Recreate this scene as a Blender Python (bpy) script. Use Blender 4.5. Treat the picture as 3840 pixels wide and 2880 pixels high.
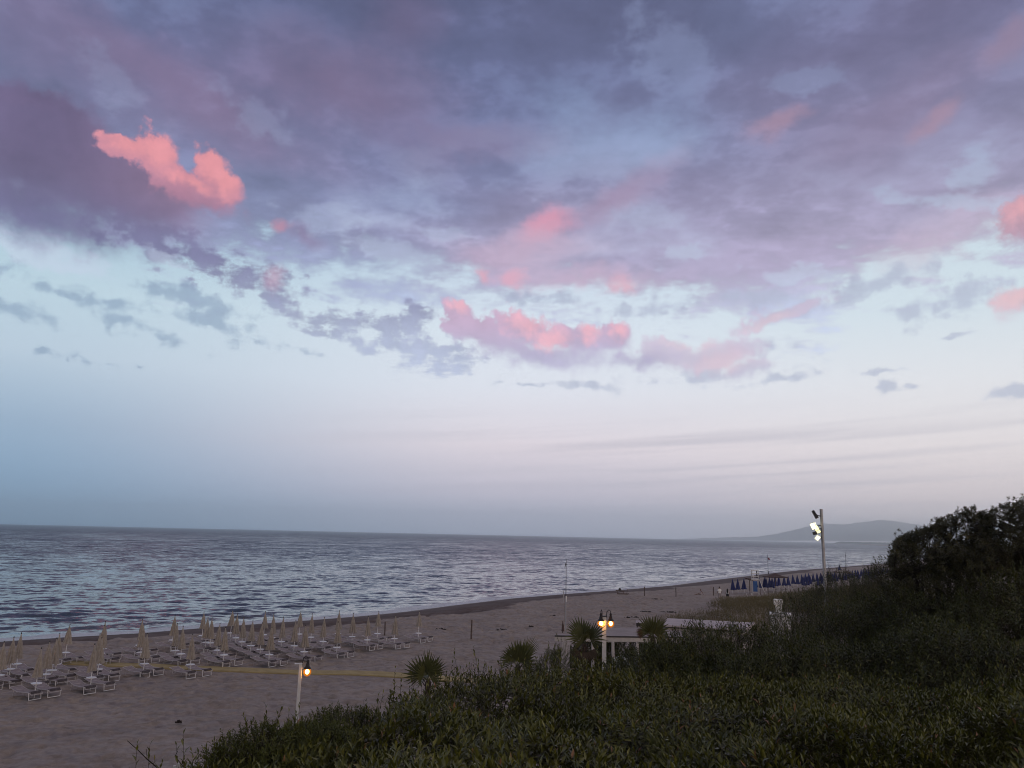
import bpy, bmesh, math, random
import numpy as np
from mathutils import Vector, Matrix

R = math.radians
rng = np.random.default_rng(7)
random.seed(7)
scene = bpy.context.scene
for _o in list(bpy.data.objects):
    bpy.data.objects.remove(_o)
COL = scene.collection

# ------------------------------------------------------------------ camera
CAM_H = 8.5
PITCH, ROLL = R(11.02), R(1.295)
cam_data = bpy.data.cameras.new('camera')
cam = bpy.data.objects.new('camera', cam_data)
COL.objects.link(cam)
cam.location = (0, 0, CAM_H)
cam.rotation_euler = (Matrix.Rotation(R(90) + PITCH, 3, 'X') @ Matrix.Rotation(ROLL, 3, 'Z')).to_euler()
cam_data.sensor_width = 36.0
cam_data.lens = 36.0 * 2901.0 / 3840.0
cam_data.clip_start = 0.1
cam_data.clip_end = 60000
scene.camera = cam
_f = np.array([0, math.cos(PITCH), math.sin(PITCH)])
_u0 = np.cross(np.array([1., 0, 0]), _f)
_r = math.cos(ROLL) * np.array([1., 0, 0]) + math.sin(ROLL) * _u0
_u = -math.sin(ROLL) * np.array([1., 0, 0]) + math.cos(ROLL) * _u0


def sight(px, py):
    """direction of a point measured in the photograph (3840 x 2880)"""
    d = _f + (px - 1920) / 2901.0 * _r - (py - 1440) / 2901.0 * _u
    return d / np.linalg.norm(d)


def on_level(px, py, z=0.0):
    d = sight(px, py)
    return np.array([0, 0, CAM_H]) + d * ((z - CAM_H) / d[2])


def at_range(px, py, dist):
    d = sight(px, py)
    return np.array([0, 0, CAM_H]) + d * (dist / math.hypot(d[0], d[1]))


# ------------------------------------------------------------------ view
vs = scene.view_settings
vs.view_transform = 'Standard'
vs.look = 'None'
vs.exposure = 0.0
vs.gamma = 1.0
scene.render.film_transparent = False
scene.cycles.volume_bounces = 4
scene.cycles.max_bounces = 8
scene.cycles.pixel_filter_type = 'BLACKMAN_HARRIS'
scene.cycles.filter_width = 1.0
scene.cycles.sample_clamp_indirect = 6.0


# ------------------------------------------------------------------ node shorthand
def lin(r, g, b):
    def c(v):
        v /= 255.0
        return v / 12.92 if v <= 0.04045 else ((v + 0.055) / 1.055) ** 2.4
    return (c(r), c(g), c(b), 1.0)


class G:
    """thin wrapper that writes node maths as expressions"""
    def __init__(self, tree):
        self.t = tree

    def node(self, kind, **kw):
        n = self.t.nodes.new(kind)
        for k, v in kw.items():
            setattr(n, k, v)
        return n

    def put(self, sock, v):
        if isinstance(v, bpy.types.NodeSocket):
            self.t.links.new(v, sock)
        elif v is not None:
            sock.default_value = v

    def m(self, op, a, b=None, c=None, clamp=False):
        n = self.node('ShaderNodeMath', operation=op, use_clamp=clamp)
        self.put(n.inputs[0], a); self.put(n.inputs[1], b); self.put(n.inputs[2], c)
        return n.outputs[0]

    def add(self, *a):
        s = a[0]
        for x in a[1:]:
            s = self.m('ADD', s, x)
        return s

    def sub(self, a, b): return self.m('SUBTRACT', a, b)

    def mul(self, *a):
        s = a[0]
        for x in a[1:]:
            s = self.m('MULTIPLY', s, x)
        return s

    def div(self, a, b): return self.m('DIVIDE', a, b)
    def mx(self, a, b): return self.m('MAXIMUM', a, b)
    def mn(self, a, b): return self.m('MINIMUM', a, b)

    def vm(self, op, a, b=None):
        n = self.node('ShaderNodeVectorMath', operation=op)
        self.put(n.inputs[0], a)
        if b is not None:
            self.put(n.inputs[3 if op == 'SCALE' else 1], b)
        return n.outputs[1] if op in ('LENGTH', 'DOT_PRODUCT') else n.outputs[0]

    def xyz(self, x, y, z):
        n = self.node('ShaderNodeCombineXYZ')
        self.put(n.inputs[0], x); self.put(n.inputs[1], y); self.put(n.inputs[2], z)
        return n.outputs[0]

    def sep(self, v):
        n = self.node('ShaderNodeSeparateXYZ')
        self.put(n.inputs[0], v)
        return n.outputs

    def step(self, x, lo, hi, a=0.0, b=1.0):
        n = self.node('ShaderNodeMapRange', interpolation_type='SMOOTHSTEP', clamp=False)
        for i, v in enumerate((x, lo, hi, a, b)):
            self.put(n.inputs[i], v)
        return n.outputs[0]

    def ramp(self, x, stops, interp='LINEAR'):
        n = self.node('ShaderNodeValToRGB')
        cr = n.color_ramp
        cr.interpolation = interp
        while len(cr.elements) < len(stops):
            cr.elements.new(0.5)
        for e, (p, c) in zip(cr.elements, stops):
            e.position = p
            e.color = c if len(c) == 4 else (*c, 1.0)
        self.put(n.inputs[0], x)
        return n.outputs[0]

    def mix(self, f, a, b):
        n = self.node('ShaderNodeMix', data_type='RGBA')
        self.put(n.inputs[0], f); self.put(n.inputs[6], a); self.put(n.inputs[7], b)
        return n.outputs[2]

    def gain(self, col, f):
        n = self.node('ShaderNodeHueSaturation')
        self.put(n.inputs['Value'], f); self.put(n.inputs['Color'], col)
        return n.outputs[0]

    def noise(self, v, scale, detail=4.0, rough=0.55, dist=0.0, lac=2.0):
        n = self.node('ShaderNodeTexNoise')
        self.put(n.inputs['Vector'], v)
        n.inputs['Scale'].default_value = scale
        n.inputs['Detail'].default_value = detail
        n.inputs['Roughness'].default_value = rough
        n.inputs['Lacunarity'].default_value = lac
        n.inputs['Distortion'].default_value = dist
        return n.outputs[0], n.outputs[1]


# ------------------------------------------------------------------ world: dusk sky with broken cloud
def build_world():
    w = bpy.data.worlds.new('World')
    scene.world = w
    w.use_nodes = True
    w.cycles.sampling_method = 'MANUAL'
    w.cycles.sample_map_resolution = 384
    t = w.node_tree
    t.nodes.clear()
    g = G(t)
    out = g.node('ShaderNodeOutputWorld')
    d = g.node('ShaderNodeTexCoord').outputs['Generated']
    x, y, z = g.sep(d)
    DEG = 57.29578
    az = g.mul(g.m('ARCTAN2', x, y), DEG)
    el = g.mul(g.m('ARCSINE', z), DEG)

    def emit(col):
        n = g.node('ShaderNodeBackground')
        g.put(n.inputs[0], col)
        n.inputs[1].default_value = 1.0
        return n.outputs[0]

    def blend(f, a, b):
        n = g.node('ShaderNodeMixShader')
        g.put(n.inputs[0], f)
        t.links.new(a, n.inputs[1]); t.links.new(b, n.inputs[2])
        return n.outputs[0]

    def where(px, py):
        v = sight(px * 3840 / 2212, py * 3840 / 2212)
        return math.degrees(math.atan2(v[0], v[1])), math.degrees(math.asin(v[2]))

    # ---- the rest of the dome: Nishita dusk behind the viewer, unseen overhead brightened to lift the light on the sand
    e = g.m('DIVIDE', g.mx(el, 0.0), 40.0)
    sky = g.node('ShaderNodeTexSky', sky_type='NISHITA')
    sky.sun_disc = False
    sky.sun_elevation = R(2.0)
    sky.sun_rotation = R(150.0)
    dusk = g.gain(sky.outputs[0], 0.10)
    dome = g.ramp(g.div(g.mx(el, 0.0), 90.0), [(0.0, lin(176, 176, 194)), (0.12, lin(196, 202, 216)), (0.2, lin(184, 196, 214)),
                                               (0.3, lin(132, 138, 172)), (0.42, lin(106, 108, 142)), (0.6, lin(156, 148, 162)), (1.0, lin(178, 166, 174))])
    dome = g.mix(g.mul(g.step(y, 0.30, -0.4), 0.6), dome, dusk)
    far_bg = emit(g.mix(g.step(el, 0.0, -4.0), dome, (0.05, 0.05, 0.055, 1)))

    # ---- clear sky behind the clouds: three elevation ramps blended round the horizon
    left = g.ramp(e, [(0.0, lin(134, 176, 208)), (0.07, lin(142, 176, 206)), (0.16, lin(160, 184, 208)), (0.27, lin(194, 212, 227)),
                      (0.38, lin(194, 218, 230)), (0.5, lin(168, 202, 220)), (0.65, lin(126, 148, 184)), (1.0, lin(108, 120, 158))])
    mid = g.ramp(e, [(0.0, lin(196, 206, 228)), (0.07, lin(216, 208, 222)), (0.16, lin(240, 228, 234)), (0.27, lin(232, 236, 245)),
                     (0.38, lin(224, 235, 245)), (0.5, lin(202, 220, 237)), (0.65, lin(150, 160, 198)), (1.0, lin(108, 118, 156))])
    right = g.ramp(e, [(0.0, lin(234, 218, 220)), (0.07, lin(238, 222, 222)), (0.16, lin(243, 234, 234)), (0.27, lin(234, 236, 240)),
                       (0.38, lin(216, 230, 238)), (0.5, lin(208, 226, 236)), (0.65, lin(166, 172, 204)), (1.0, lin(112, 120, 158))])
    clear = g.mix(g.step(az, -36, 2), left, mid)
    clear = g.mix(g.step(az, 0, 34), clear, right)
    Qs = g.xyz(g.mul(g.add(az, g.mul(el, -4.0)), 0.035), g.sub(el, g.mul(az, 0.055)), 0.0)
    st, _ = g.noise(Qs, 1.1, 4, 0.5)
    streak = g.mul(g.step(st, 0.42, 0.70), g.step(el, 0.5, 3.0), g.step(el, 10.0, 6.5), g.step(az, -26, 14), 0.5)
    clear = g.mix(streak, clear, lin(188, 184, 196))
    low_bg = emit(clear)

    # ---- flat cloud-deck coordinates (perspective of a level sheet)
    den = g.add(g.mx(z, 0.0), 0.10)
    Q = g.xyz(g.div(x, den), g.div(y, den), 0.0)
    big, _ = g.noise(Q, 0.9, 3, 0.5)
    mid_n, _ = g.noise(g.vm('ADD', Q, (3.1, 1.7, 4.0)), 2.6, 5, 0.55)
    fine, _ = g.noise(g.vm('ADD', Q, (7.3, 2.2, 9.0)), 7.5, 6, 0.62)
    wa, wac = g.noise(d, 9.0, 7, 0.62)
    wb, wbc = g.noise(g.vm('ADD', d, (4.0, 2.0, 1.0)), 36.0, 5, 0.62)
    MI, FI, WA, WB = (g.mul(g.sub(v, 0.5), 2.0) for v in (mid_n, fine, wa, wb))
    BI = g.mul(g.sub(big, 0.5), 2.0)

    here = g.xyz(az, el, 0.0)
    turned = {}
    na = g.vm('SUBTRACT', wac, (0.5, 0.5, 0.5))
    nb = g.vm('SUBTRACT', wbc, (0.5, 0.5, 0.5))

    def warp(amp, amp2):
        s = g.vm('ADD', g.vm('MULTIPLY', na, (amp * 1.3, amp, 0.0)), g.vm('MULTIPLY', nb, (amp2, amp2, 0.0)))
        return g.vm('ADD', here, s)

    def rad(V, px, py, rx, ry, rot=0.0):
        """0 in the middle of an ellipse of sky, 1 on its rim"""
        a0, e0 = where(px, py)
        k = 0.0343
        rot = round(rot / 4.0) * 4
        W = V
        c, s = math.cos(R(rot)), math.sin(R(rot))
        if rot:
            key = (id(V), rot)
            if key not in turned:
                turned[key] = g.xyz(g.vm('DOT_PRODUCT', V, (c, s, 0.0)), g.vm('DOT_PRODUCT', V, (-s, c, 0.0)), 0.0)
            W = turned[key]
        u0, v0 = c * a0 + s * e0, c * e0 - s * a0
        su, sv = math.cos(R(e0)) / (rx * k), 1.0 / (ry * k)
        n = g.node('ShaderNodeVectorMath', operation='MULTIPLY_ADD')
        t.links.new(W, n.inputs[0])
        n.inputs[1].default_value = (su, sv, 0.0)
        n.inputs[2].default_value = (-u0 * su, -v0 * sv, 0.0)
        return g.vm('LENGTH', n.outputs[0])

    def blob(V, *a):
        return g.sub(1.0, rad(V, *a))

    def union(V, lst):
        s = None
        for b in lst:
            v = rad(V, *b)
            s = v if s is None else g.m('SMOOTH_MIN', s, v, 0.2)
        return g.sub(1.0, s)

    # ---- the high deck
    edge = g.ramp(g.m('DIVIDE', g.add(az, 40.0), 80.0),
                  [(0.0, (.42,) * 3), (0.12, (.43,) * 3), (0.3, (.44,) * 3), (0.45, (.44,) * 3), (0.6, (.42,) * 3), (0.72, (.40,) * 3), (0.9, (.45,) * 3), (1.0, (.45,) * 3)])
    rel = g.sub(el, g.mul(edge, 40.0))
    cover = g.step(g.add(rel, g.mul(MI, 6.5), g.mul(FI, 5.5), g.mul(WB, 2.0)), -1.6, 2.6)
    deck = g.ramp(e, [(0.0, lin(178, 184, 212)), (0.40, lin(168, 176, 207)), (0.52, lin(144, 152, 188)), (0.64, lin(121, 129, 167)),
                      (0.78, lin(106, 113, 150)), (1.0, lin(88, 94, 127))])
    deck_r = g.ramp(e, [(0.0, lin(192, 186, 210)), (0.44, lin(186, 182, 208)), (0.56, lin(162, 163, 194)), (0.68, lin(134, 139, 172)),
                        (0.82, lin(108, 115, 149)), (1.0, lin(95, 102, 134))])
    deck = g.mix(g.step(az, -8, 30), deck, deck_r)
    thin = g.mul(g.step(g.add(g.mul(BI, 0.5), g.mul(MI, 0.7), g.mul(FI, 0.25)), -0.02, 0.36), 0.75)
    deck = g.mix(thin, deck, g.mix(g.step(el, 14, 34), lin(190, 205, 228), lin(118, 134, 170)))
    rose, _ = g.noise(g.vm('ADD', Q, (11.0, 5.0, 0.0)), 0.8, 3, 0.5)
    rose_m = g.mul(g.step(rose, 0.46, 0.64), g.step(az, 26, -30, 0.36, 0.48))
    deck = g.mix(rose_m, deck, g.mix(g.step(el, 16, 30), lin(192, 172, 198), lin(128, 112, 144)))
    rim = g.mul(g.step(g.m('ABSOLUTE', g.sub(g.add(MI, g.mul(FI, 0.5)), 0.10)), 0.16, 0.0), g.step(FI, -0.25, 0.45))
    deck = g.gain(deck, g.add(1.0, g.mul(MI, 0.46), g.mul(BI, 0.22), g.mul(FI, 0.34), g.mul(rim, 0.16), g.mul(WB, 0.06)))
    col = g.mix(cover, clear, deck)

    SP = warp(4.0, 1.2)

    def patches(col, lst):
        for (px, py, rx, ry, rot, amt, c) in lst:
            m = g.mul(g.step(g.add(blob(SP, px, py, rx, ry, rot), g.mul(FI, 0.5), g.mul(MI, 0.3)), -0.15, 0.9), amt * 0.9)
            col = g.mix(m, col, c)
        return col

    def breaks(col, lst):
        for (px, py, rx, ry, rot, amt) in lst:
            m = g.mul(g.step(g.add(blob(SP, px, py, rx, ry, rot), g.mul(FI, 1.3), g.mul(WB, 0.8)), 0.0, 0.7), amt)
            col = g.mix(m, col, g.mix(g.step(el, 14, 32), lin(206, 220, 238), lin(140, 152, 188)))
        return col

    col = patches(col, [(760, 190, 260, 110, -8, .55, lin(134, 110, 138)), (870, 60, 120, 90, 0, .4, lin(122, 104, 134)), (1040, 320, 190, 45, 8, .45, lin(142, 122, 152)),
                        (900, 300, 120, 26, -4, .4, lin(122, 112, 148))])
    col = breaks(col, [(850, 545, 140, 40, -6, .45), (960, 500, 60, 18, 0, .35), (700, 470, 120, 40, -8, .3)])

    # ---- ragged violet band under the deck, left of centre
    rag = warp(4.6, 2.2)
    B = [(430, 555, 170, 46, -14), (540, 605, 120, 40, -10), (690, 690, 110, 34, -18), (850, 740, 130, 46, -14), (960, 770, 90, 34, -10), (320, 520, 140, 50, -18), (900, 700, 60, 36, 0)]
    Dn = g.add(union(rag, B), g.mul(FI, 1.5), g.mul(WB, 1.7))
    cB = g.mix(g.step(el, 12, 19), lin(180, 190, 217), lin(122, 119, 158))
    cB = g.gain(cB, g.add(0.98, g.mul(WB, 0.34), g.mul(WA, 0.2)))
    col = g.mix(g.mul(g.step(Dn, -0.1, 0.85), 0.88), col, cB)

    def scraps(col, lst):
        Dn = g.add(union(scr, lst), g.mul(WB, 1.7), g.mul(FI, 0.9))
        cC = g.mix(g.step(az, -28, 14), lin(142, 166, 192), lin(182, 190, 212))
        cC = g.gain(cC, g.add(1.0, g.mul(WB, -0.15)))
        return g.mix(g.mul(g.step(Dn, 0.0, 1.0), 0.72), col, cC)

    scr = warp(2.2, 1.1)

    def heap(col, shape, glow, AE, base, shade, body, hot, sharp=0.36, rough=0.55, amt=0.97):
        bump = g.add(g.mul(WB, rough), g.mul(WA, rough * 0.4))
        up_ = g.step(el, base[0], base[1])
        alpha = g.mul(g.step(g.add(union(AE, shape), bump), g.step(up_, 0.0, 0.8, -0.15, 0.0), g.step(up_, 0.0, 0.8, 0.95, sharp)), amt)
        litv = g.add(union(AE, glow), g.mul(bump, 1.1), g.mul(WA, 0.5), g.mul(FI, 0.25))
        c = g.mix(up_, shade, body)
        c = g.mix(g.mul(g.step(litv, -0.35, 0.95), 0.95), c, hot)
        c = g.gain(c, g.add(1.0, g.mul(WB, 0.22), g.mul(WA, 0.14)))
        return g.mix(alpha, col, c)

    shared = col
    HA = warp(2.4, 1.3)
    HC = warp(2.2, 1.3)

    # ---- left half
    L = patches(shared, [(420, 205, 330, 95, -14, .5, lin(142, 116, 146)), (90, 60, 240, 110, -10, .45, lin(130, 112, 142)), (598, 474, 22, 20, 0, .8, lin(200, 142, 162)),
                         (650, 500, 60, 26, -28, .6, lin(140, 118, 152)), (585, 600, 34, 28, 0, .7, lin(190, 140, 170)), (60, 215, 60, 20, 0, .5, lin(150, 122, 150))])
    L = breaks(L, [(560, 240, 110, 40, -20, .3), (240, 180, 100, 50, -30, .25), (80, 540, 160, 30, -8, .7), (360, 560, 60, 16, -10, .5)])
    L = scraps(L, [(20, 575, 120, 24, -10), (30, 665, 90, 26, -8), (120, 620, 90, 16, -18), (230, 655, 80, 18, -8), (280, 695, 110, 18, -14), (360, 725, 90, 14, -14), (98, 752, 26, 10, -12),
                   (170, 769, 36, 8, -6), (305, 783, 34, 7, 4), (240, 778, 40, 6, -5), (460, 700, 120, 26, -8), (560, 740, 110, 20, -8), (430, 650, 130, 30, -10), (650, 760, 60, 12, -8)])
    Dn = g.add(union(HA, [(60, 330, 190, 130, 0), (190, 400, 190, 95, -8), (320, 440, 130, 80, -10), (60, 450, 210, 60, -8), (60, 230, 70, 40, 0)]), g.mul(WB, 0.36), g.mul(WA, 0.2))
    cA = g.mix(g.step(az, -34, -22), lin(110, 98, 132), lin(144, 116, 144))
    cA = g.mix(g.step(el, 18.0, 22.5), lin(112, 110, 150), cA)
    cA = g.gain(cA, g.add(1.0, g.mul(WA, 0.40), g.mul(MI, 0.20), g.mul(WB, 0.14)))
    L = g.mix(g.mul(g.step(Dn, g.step(el, 19, 23, -0.25, 0.0), g.step(el, 19, 23, 0.85, 0.35)), 0.93), L, cA)
    L = heap(L, [(262, 320, 46, 28, 0), (335, 330, 54, 42, 0), (385, 385, 70, 34, -8), (455, 365, 46, 48, 0), (482, 400, 48, 44, 0), (420, 415, 110, 36, -8)],
             [(290, 318, 60, 26, 0), (345, 326, 52, 38, 0), (464, 350, 46, 44, 0), (494, 384, 36, 36, 0), (415, 388, 56, 18, -8)],
             HA, (20.4, 23.8), lin(146, 116, 146), lin(200, 138, 158), lin(236, 154, 160), rough=0.75)

    # ---- right half
    Rr = patches(shared, [(1180, 490, 80, 42, 25, .95, lin(228, 156, 178)), (1330, 425, 170, 45, 22, .55, lin(172, 142, 170)), (1120, 545, 190, 55, 4, .7, lin(204, 174, 196)),
                          (1110, 596, 40, 26, 0, .9, lin(238, 172, 190)), (1040, 586, 26, 18, -30, .8, lin(230, 168, 186)), (1350, 615, 36, 24, 0, .8, lin(236, 178, 192)),
                          (1260, 600, 240, 36, -2, .6, lin(210, 180, 202)), (1700, 275, 76, 30, 12, .6, lin(180, 144, 162)), (2020, 262, 60, 26, 20, .65, lin(182, 146, 162)),
                          (2190, 90, 70, 40, 30, .5, lin(160, 130, 148)), (1930, 250, 220, 90, 20, .4, lin(146, 126, 154)), (1980, 545, 130, 50, 8, .5, lin(202, 180, 200)),
                          (2110, 470, 160, 70, 10, .5, lin(204, 188, 208)), (1650, 560, 260, 60, 0, .45, lin(184, 172, 204))])
    Rr = breaks(Rr, [(2110, 370, 36, 50, -20, .6), (2060, 425, 170, 22, -14, .55), (1480, 545, 60, 20, 20, .5), (1400, 470, 90, 40, 0, .25),
                     (1440, 115, 110, 80, -30, .35), (1760, 160, 90, 30, 6, .4), (1700, 590, 100, 20, -6, .5)])
    Rr = scraps(Rr, [(1140, 828, 70, 8, 0), (1290, 830, 90, 12, -4), (1500, 815, 200, 22, 4), (1700, 815, 90, 14, 10), (1900, 798, 60, 7, 0),
                     (1905, 828, 26, 16, 0), (1960, 832, 20, 8, 0), (2190, 845, 90, 15, 8), (1980, 662, 70, 18, 12), (1900, 610, 170, 26, 14), (1650, 640, 150, 26, -4),
                     (2100, 640, 110, 40, 14), (2060, 720, 50, 7, 18), (1580, 760, 120, 26, 6), (1200, 640, 120, 18, 0), (1430, 660, 140, 22, 6)])
    Rr = heap(Rr, [(1440, 765, 90, 34, -4), (1540, 772, 120, 40, 6), (1600, 800, 90, 24, 8), (1690, 680, 110, 20, 16)],
              [(1500, 740, 60, 16, 0), (1560, 780, 60, 30, 10), (1670, 690, 50, 12, 16)],
              HC, (11.0, 13.4), lin(192, 188, 212), lin(206, 190, 212), lin(226, 196, 210), sharp=0.5, rough=0.8, amt=0.75)
    Rr = heap(Rr, [(985, 690, 48, 42, 0), (1050, 730, 90, 42, -14), (1130, 712, 84, 50, -6), (1235, 732, 100, 42, -8), (1328, 730, 48, 42, 0), (1170, 762, 210, 38, -5), (1380, 775, 90, 28, 0)],
              [(990, 668, 30, 22, 0), (1140, 695, 54, 36, -10), (1195, 722, 46, 30, -10), (1270, 714, 30, 22, 0), (1338, 714, 26, 28, 0)],
              HC, (12.6, 16.2), lin(184, 178, 208), lin(204, 174, 202), lin(244, 184, 198), rough=0.85)
    Rr = heap(Rr, [(2220, 465, 50, 56, 0)], [(2225, 445, 40, 36, 0)], HC, (17.5, 20.5), lin(176, 148, 172), lin(196, 156, 174), lin(232, 170, 178), rough=0.5)
    Rr = heap(Rr, [(2205, 645, 60, 40, 0)], [(2190, 640, 40, 30, 0)], HC, (13.0, 15.5), lin(204, 190, 208), lin(218, 190, 204), lin(238, 192, 198), sharp=0.6, rough=0.6, amt=.85)

    split = where(905, 640)[0]
    clouds = blend(g.m('GREATER_THAN', az, split), emit(L), emit(Rr))
    near = blend(g.step(el, 8.3, 9.3), low_bg, clouds)
    # inside this cone of the sky the clouds are worked out in full
    ahead = g.mul(g.step(y, 0.60, 0.68), g.step(z, 0.66, 0.62), g.step(el, -1.0, -0.2))
    t.links.new(blend(ahead, far_bg, near), out.inputs[0])


build_world()

# the sun has just gone: a faint, very soft warm light from behind the right shoulder
sun_data = bpy.data.lights.new('sun', 'SUN')
sun_data.energy = 0.7
sun_data.angle = R(35)
sun_data.color = (1.0, 0.80, 0.66)
sun = bpy.data.objects.new('sun', sun_data)
COL.objects.link(sun)
_sd = Vector((math.sin(R(150)) * math.cos(R(10)), math.cos(R(150)) * math.cos(R(10)), math.sin(R(10))))
sun.rotation_euler = _sd.to_track_quat('Z', 'Y').to_euler()
sun.location = (30, -50, 30)

# ------------------------------------------------------------------ materials and mesh helpers
MATS = {}


def material(name, color=(0.5, 0.5, 0.5), rough=0.6, spec=0.5, metal=0.0, var=0.0, scale=6.0, emit=None, power=0.0, bump=0.0, second=None):
    """procedural surface: base colour broken up by noise, optional second tone and bump"""
    if name in MATS:
        return MATS[name]
    mt = bpy.data.materials.new(name)
    mt.use_nodes = True
    t = mt.node_tree
    g = G(t)
    p = t.nodes['Principled BSDF']
    p.inputs['Roughness'].default_value = rough
    p.inputs['Specular IOR Level'].default_value = spec
    p.inputs['Metallic'].default_value = metal
    co = g.node('ShaderNodeTexCoord').outputs['Object']
    n, _ = g.noise(co, scale, 4, 0.6)
    a = tuple(min(1, c * (1 - var)) for c in color) + (1,)
    b = tuple(min(1, c * (1 + var)) for c in (second or color)) + (1,)
    g.put(p.inputs['Base Color'], g.mix(g.step(n, 0.3, 0.7), a, b))
    if bump:
        bn = g.node('ShaderNodeBump')
        bn.inputs['Strength'].default_value = bump
        bn.inputs['Distance'].default_value = 0.01
        g.put(bn.inputs['Height'], n)
        g.put(p.inputs['Normal'], bn.outputs[0])
    if emit:
        p.inputs['Emission Color'].default_value = (*emit, 1)
        p.inputs['Emission Strength'].default_value = power
    MATS[name] = mt
    return mt


def raw_mesh(name, V, F, mat=None, smooth=False, attrs=None):
    """V (n,3), F (m,3|4) arrays or list of tuples -> mesh datablock"""
    me = bpy.data.meshes.new(name)
    V = np.asarray(V, dtype=np.float32)
    if isinstance(F, np.ndarray):
        k = F.shape[1]
        me.vertices.add(len(V)); me.vertices.foreach_set('co', V.ravel())
        me.loops.add(F.size); me.loops.foreach_set('vertex_index', F.astype(np.int32).ravel())
        me.polygons.add(len(F)); me.polygons.foreach_set('loop_start', np.arange(0, F.size, k, dtype=np.int32))
        me.update(calc_edges=True)
    else:
        me.from_pydata(V.tolist(), [], F)
    me.validate(clean_customdata=False)
    if smooth:
        me.polygons.foreach_set('use_smooth', np.ones(len(me.polygons), dtype=bool))
    for k, v in (attrs or {}).items():
        at = me.attributes.new(k, 'FLOAT', 'POINT')
        at.data.foreach_set('value', np.asarray(v, dtype=np.float32))
    if mat:
        me.materials.append(mat)
    me.update()
    return me


def link(name, me, parent=None):
    o = bpy.data.objects.new(name, me)
    COL.objects.link(o)
    if parent:
        o.parent = parent
    return o


def tag(o, label, cat, group=None, kind=None):
    if label: o['label'] = label
    if cat: o['category'] = cat
    if group: o['group'] = group
    if kind: o['kind'] = kind
    return o


def empty(name, loc=(0, 0, 0), rz=0.0):
    o = bpy.data.objects.new(name, None)
    COL.objects.link(o)
    o.location = loc
    o.rotation_euler = (0, 0, rz)
    o.empty_display_size = 0.2
    return o


def copy_tree(o, parent=None):
    c = o.copy()
    COL.objects.link(c)
    if parent:
        c.parent = parent
    for ch in o.children:
        copy_tree(ch, c)
    return c


def structure(name, me):
    o = link(name, me)
    o['kind'] = 'structure'
    return o


# smooth value noise for shaping ground and water
class Field:
    def __init__(self, seed, n=256):
        self.g = np.random.default_rng(seed).random((n, n))
        self.n = n

    def __call__(self, x, y, s):
        u, v = x / s, y / s
        i, j = np.floor(u).astype(int), np.floor(v).astype(int)
        a, b = u - i, v - j
        a, b = a * a * (3 - 2 * a), b * b * (3 - 2 * b)
        n = self.n
        q = self.g
        i0, i1, j0, j1 = i % n, (i + 1) % n, j % n, (j + 1) % n
        return (q[i0, j0] * (1 - a) + q[i1, j0] * a) * (1 - b) + (q[i0, j1] * (1 - a) + q[i1, j1] * a) * b


def sstep(x, a, b):
    t = np.clip((x - a) / (b - a), 0, 1)
    return t * t * (3 - 2 * t)


# ------------------------------------------------------------------ coast and ground
SEA = -1.0
SHORE = np.array([(-4000, -4600), (-400, -420), (-110, -12), (-60, 46), (-41.4, 66.0), (-37.5, 69.6), (-33.4, 72.8), (-28.7, 78.6), (-24.6, 82.7), (-21.6, 85.9), (-16.9, 91.3),
                  (-12.9, 97.1), (-8.8, 105.1), (-0.1, 120.4), (9.7, 132.9), (19.1, 144), (32.1, 161), (47.1, 186), (73.9, 229), (96, 263), (121.7, 297),
                  (161.3, 352), (230, 450), (360, 660), (640, 1120), (1150, 2300), (1700, 3900), (2100, 5300), (5200, 5600), (9000, 6000)], dtype=float)


def inland(x, y):
    """signed distance to the waterline, positive on land (to the right of the line)"""
    best = np.full(x.shape, 1e18)
    sign = np.ones(x.shape)
    for (ax, ay), (bx, by) in zip(SHORE[:-1], SHORE[1:]):
        dx, dy = bx - ax, by - ay
        t = np.clip(((x - ax) * dx + (y - ay) * dy) / (dx * dx + dy * dy), 0, 1)
        ex, ey = x - ax - t * dx, y - ay - t * dy
        d2 = ex * ex + ey * ey
        c = dx * (y - ay) - dy * (x - ax)
        m = d2 < best
        best = np.where(m, d2, best)
        sign = np.where(m, np.where(c < 0, 1.0, -1.0), sign)
    return np.sqrt(best) * sign


PATH = np.array([on_level(a, b)[:2] for a, b in ((250, 2487), (300, 2489), (463, 2496), (640, 2504), (799, 2512), (1100, 2520), (1380, 2525), (1524, 2533), (1700, 2546), (1890, 2562), (1990, 2570))])


def path_dist(x, y):
    best = np.full(x.shape, 1e9)
    for (ax, ay), (bx, by) in zip(PATH[:-1], PATH[1:]):
        dx, dy = bx - ax, by - ay
        t = np.clip(((x - ax) * dx + (y - ay) * dy) / (dx * dx + dy * dy), 0, 1)
        best = np.minimum(best, np.hypot(x - ax - t * dx, y - ay - t * dy))
    return best


N1, N2, N3 = Field(1), Field(2), Field(3)


def bank(x, y):
    r = np.hypot(x, y)
    az = np.degrees(np.arctan2(x, y))
    a = np.interp(az, [-180, -90, -30, -10, 5, 20, 40, 180], [60, 7, 7, 9, 11, 14, 16, 60])
    b = np.interp(az, [-180, -90, -30, -10, 5, 20, 40, 180], [120, 16, 17, 20, 30, 40, 46, 120])
    return 1 - sstep(r, a, b)


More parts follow.
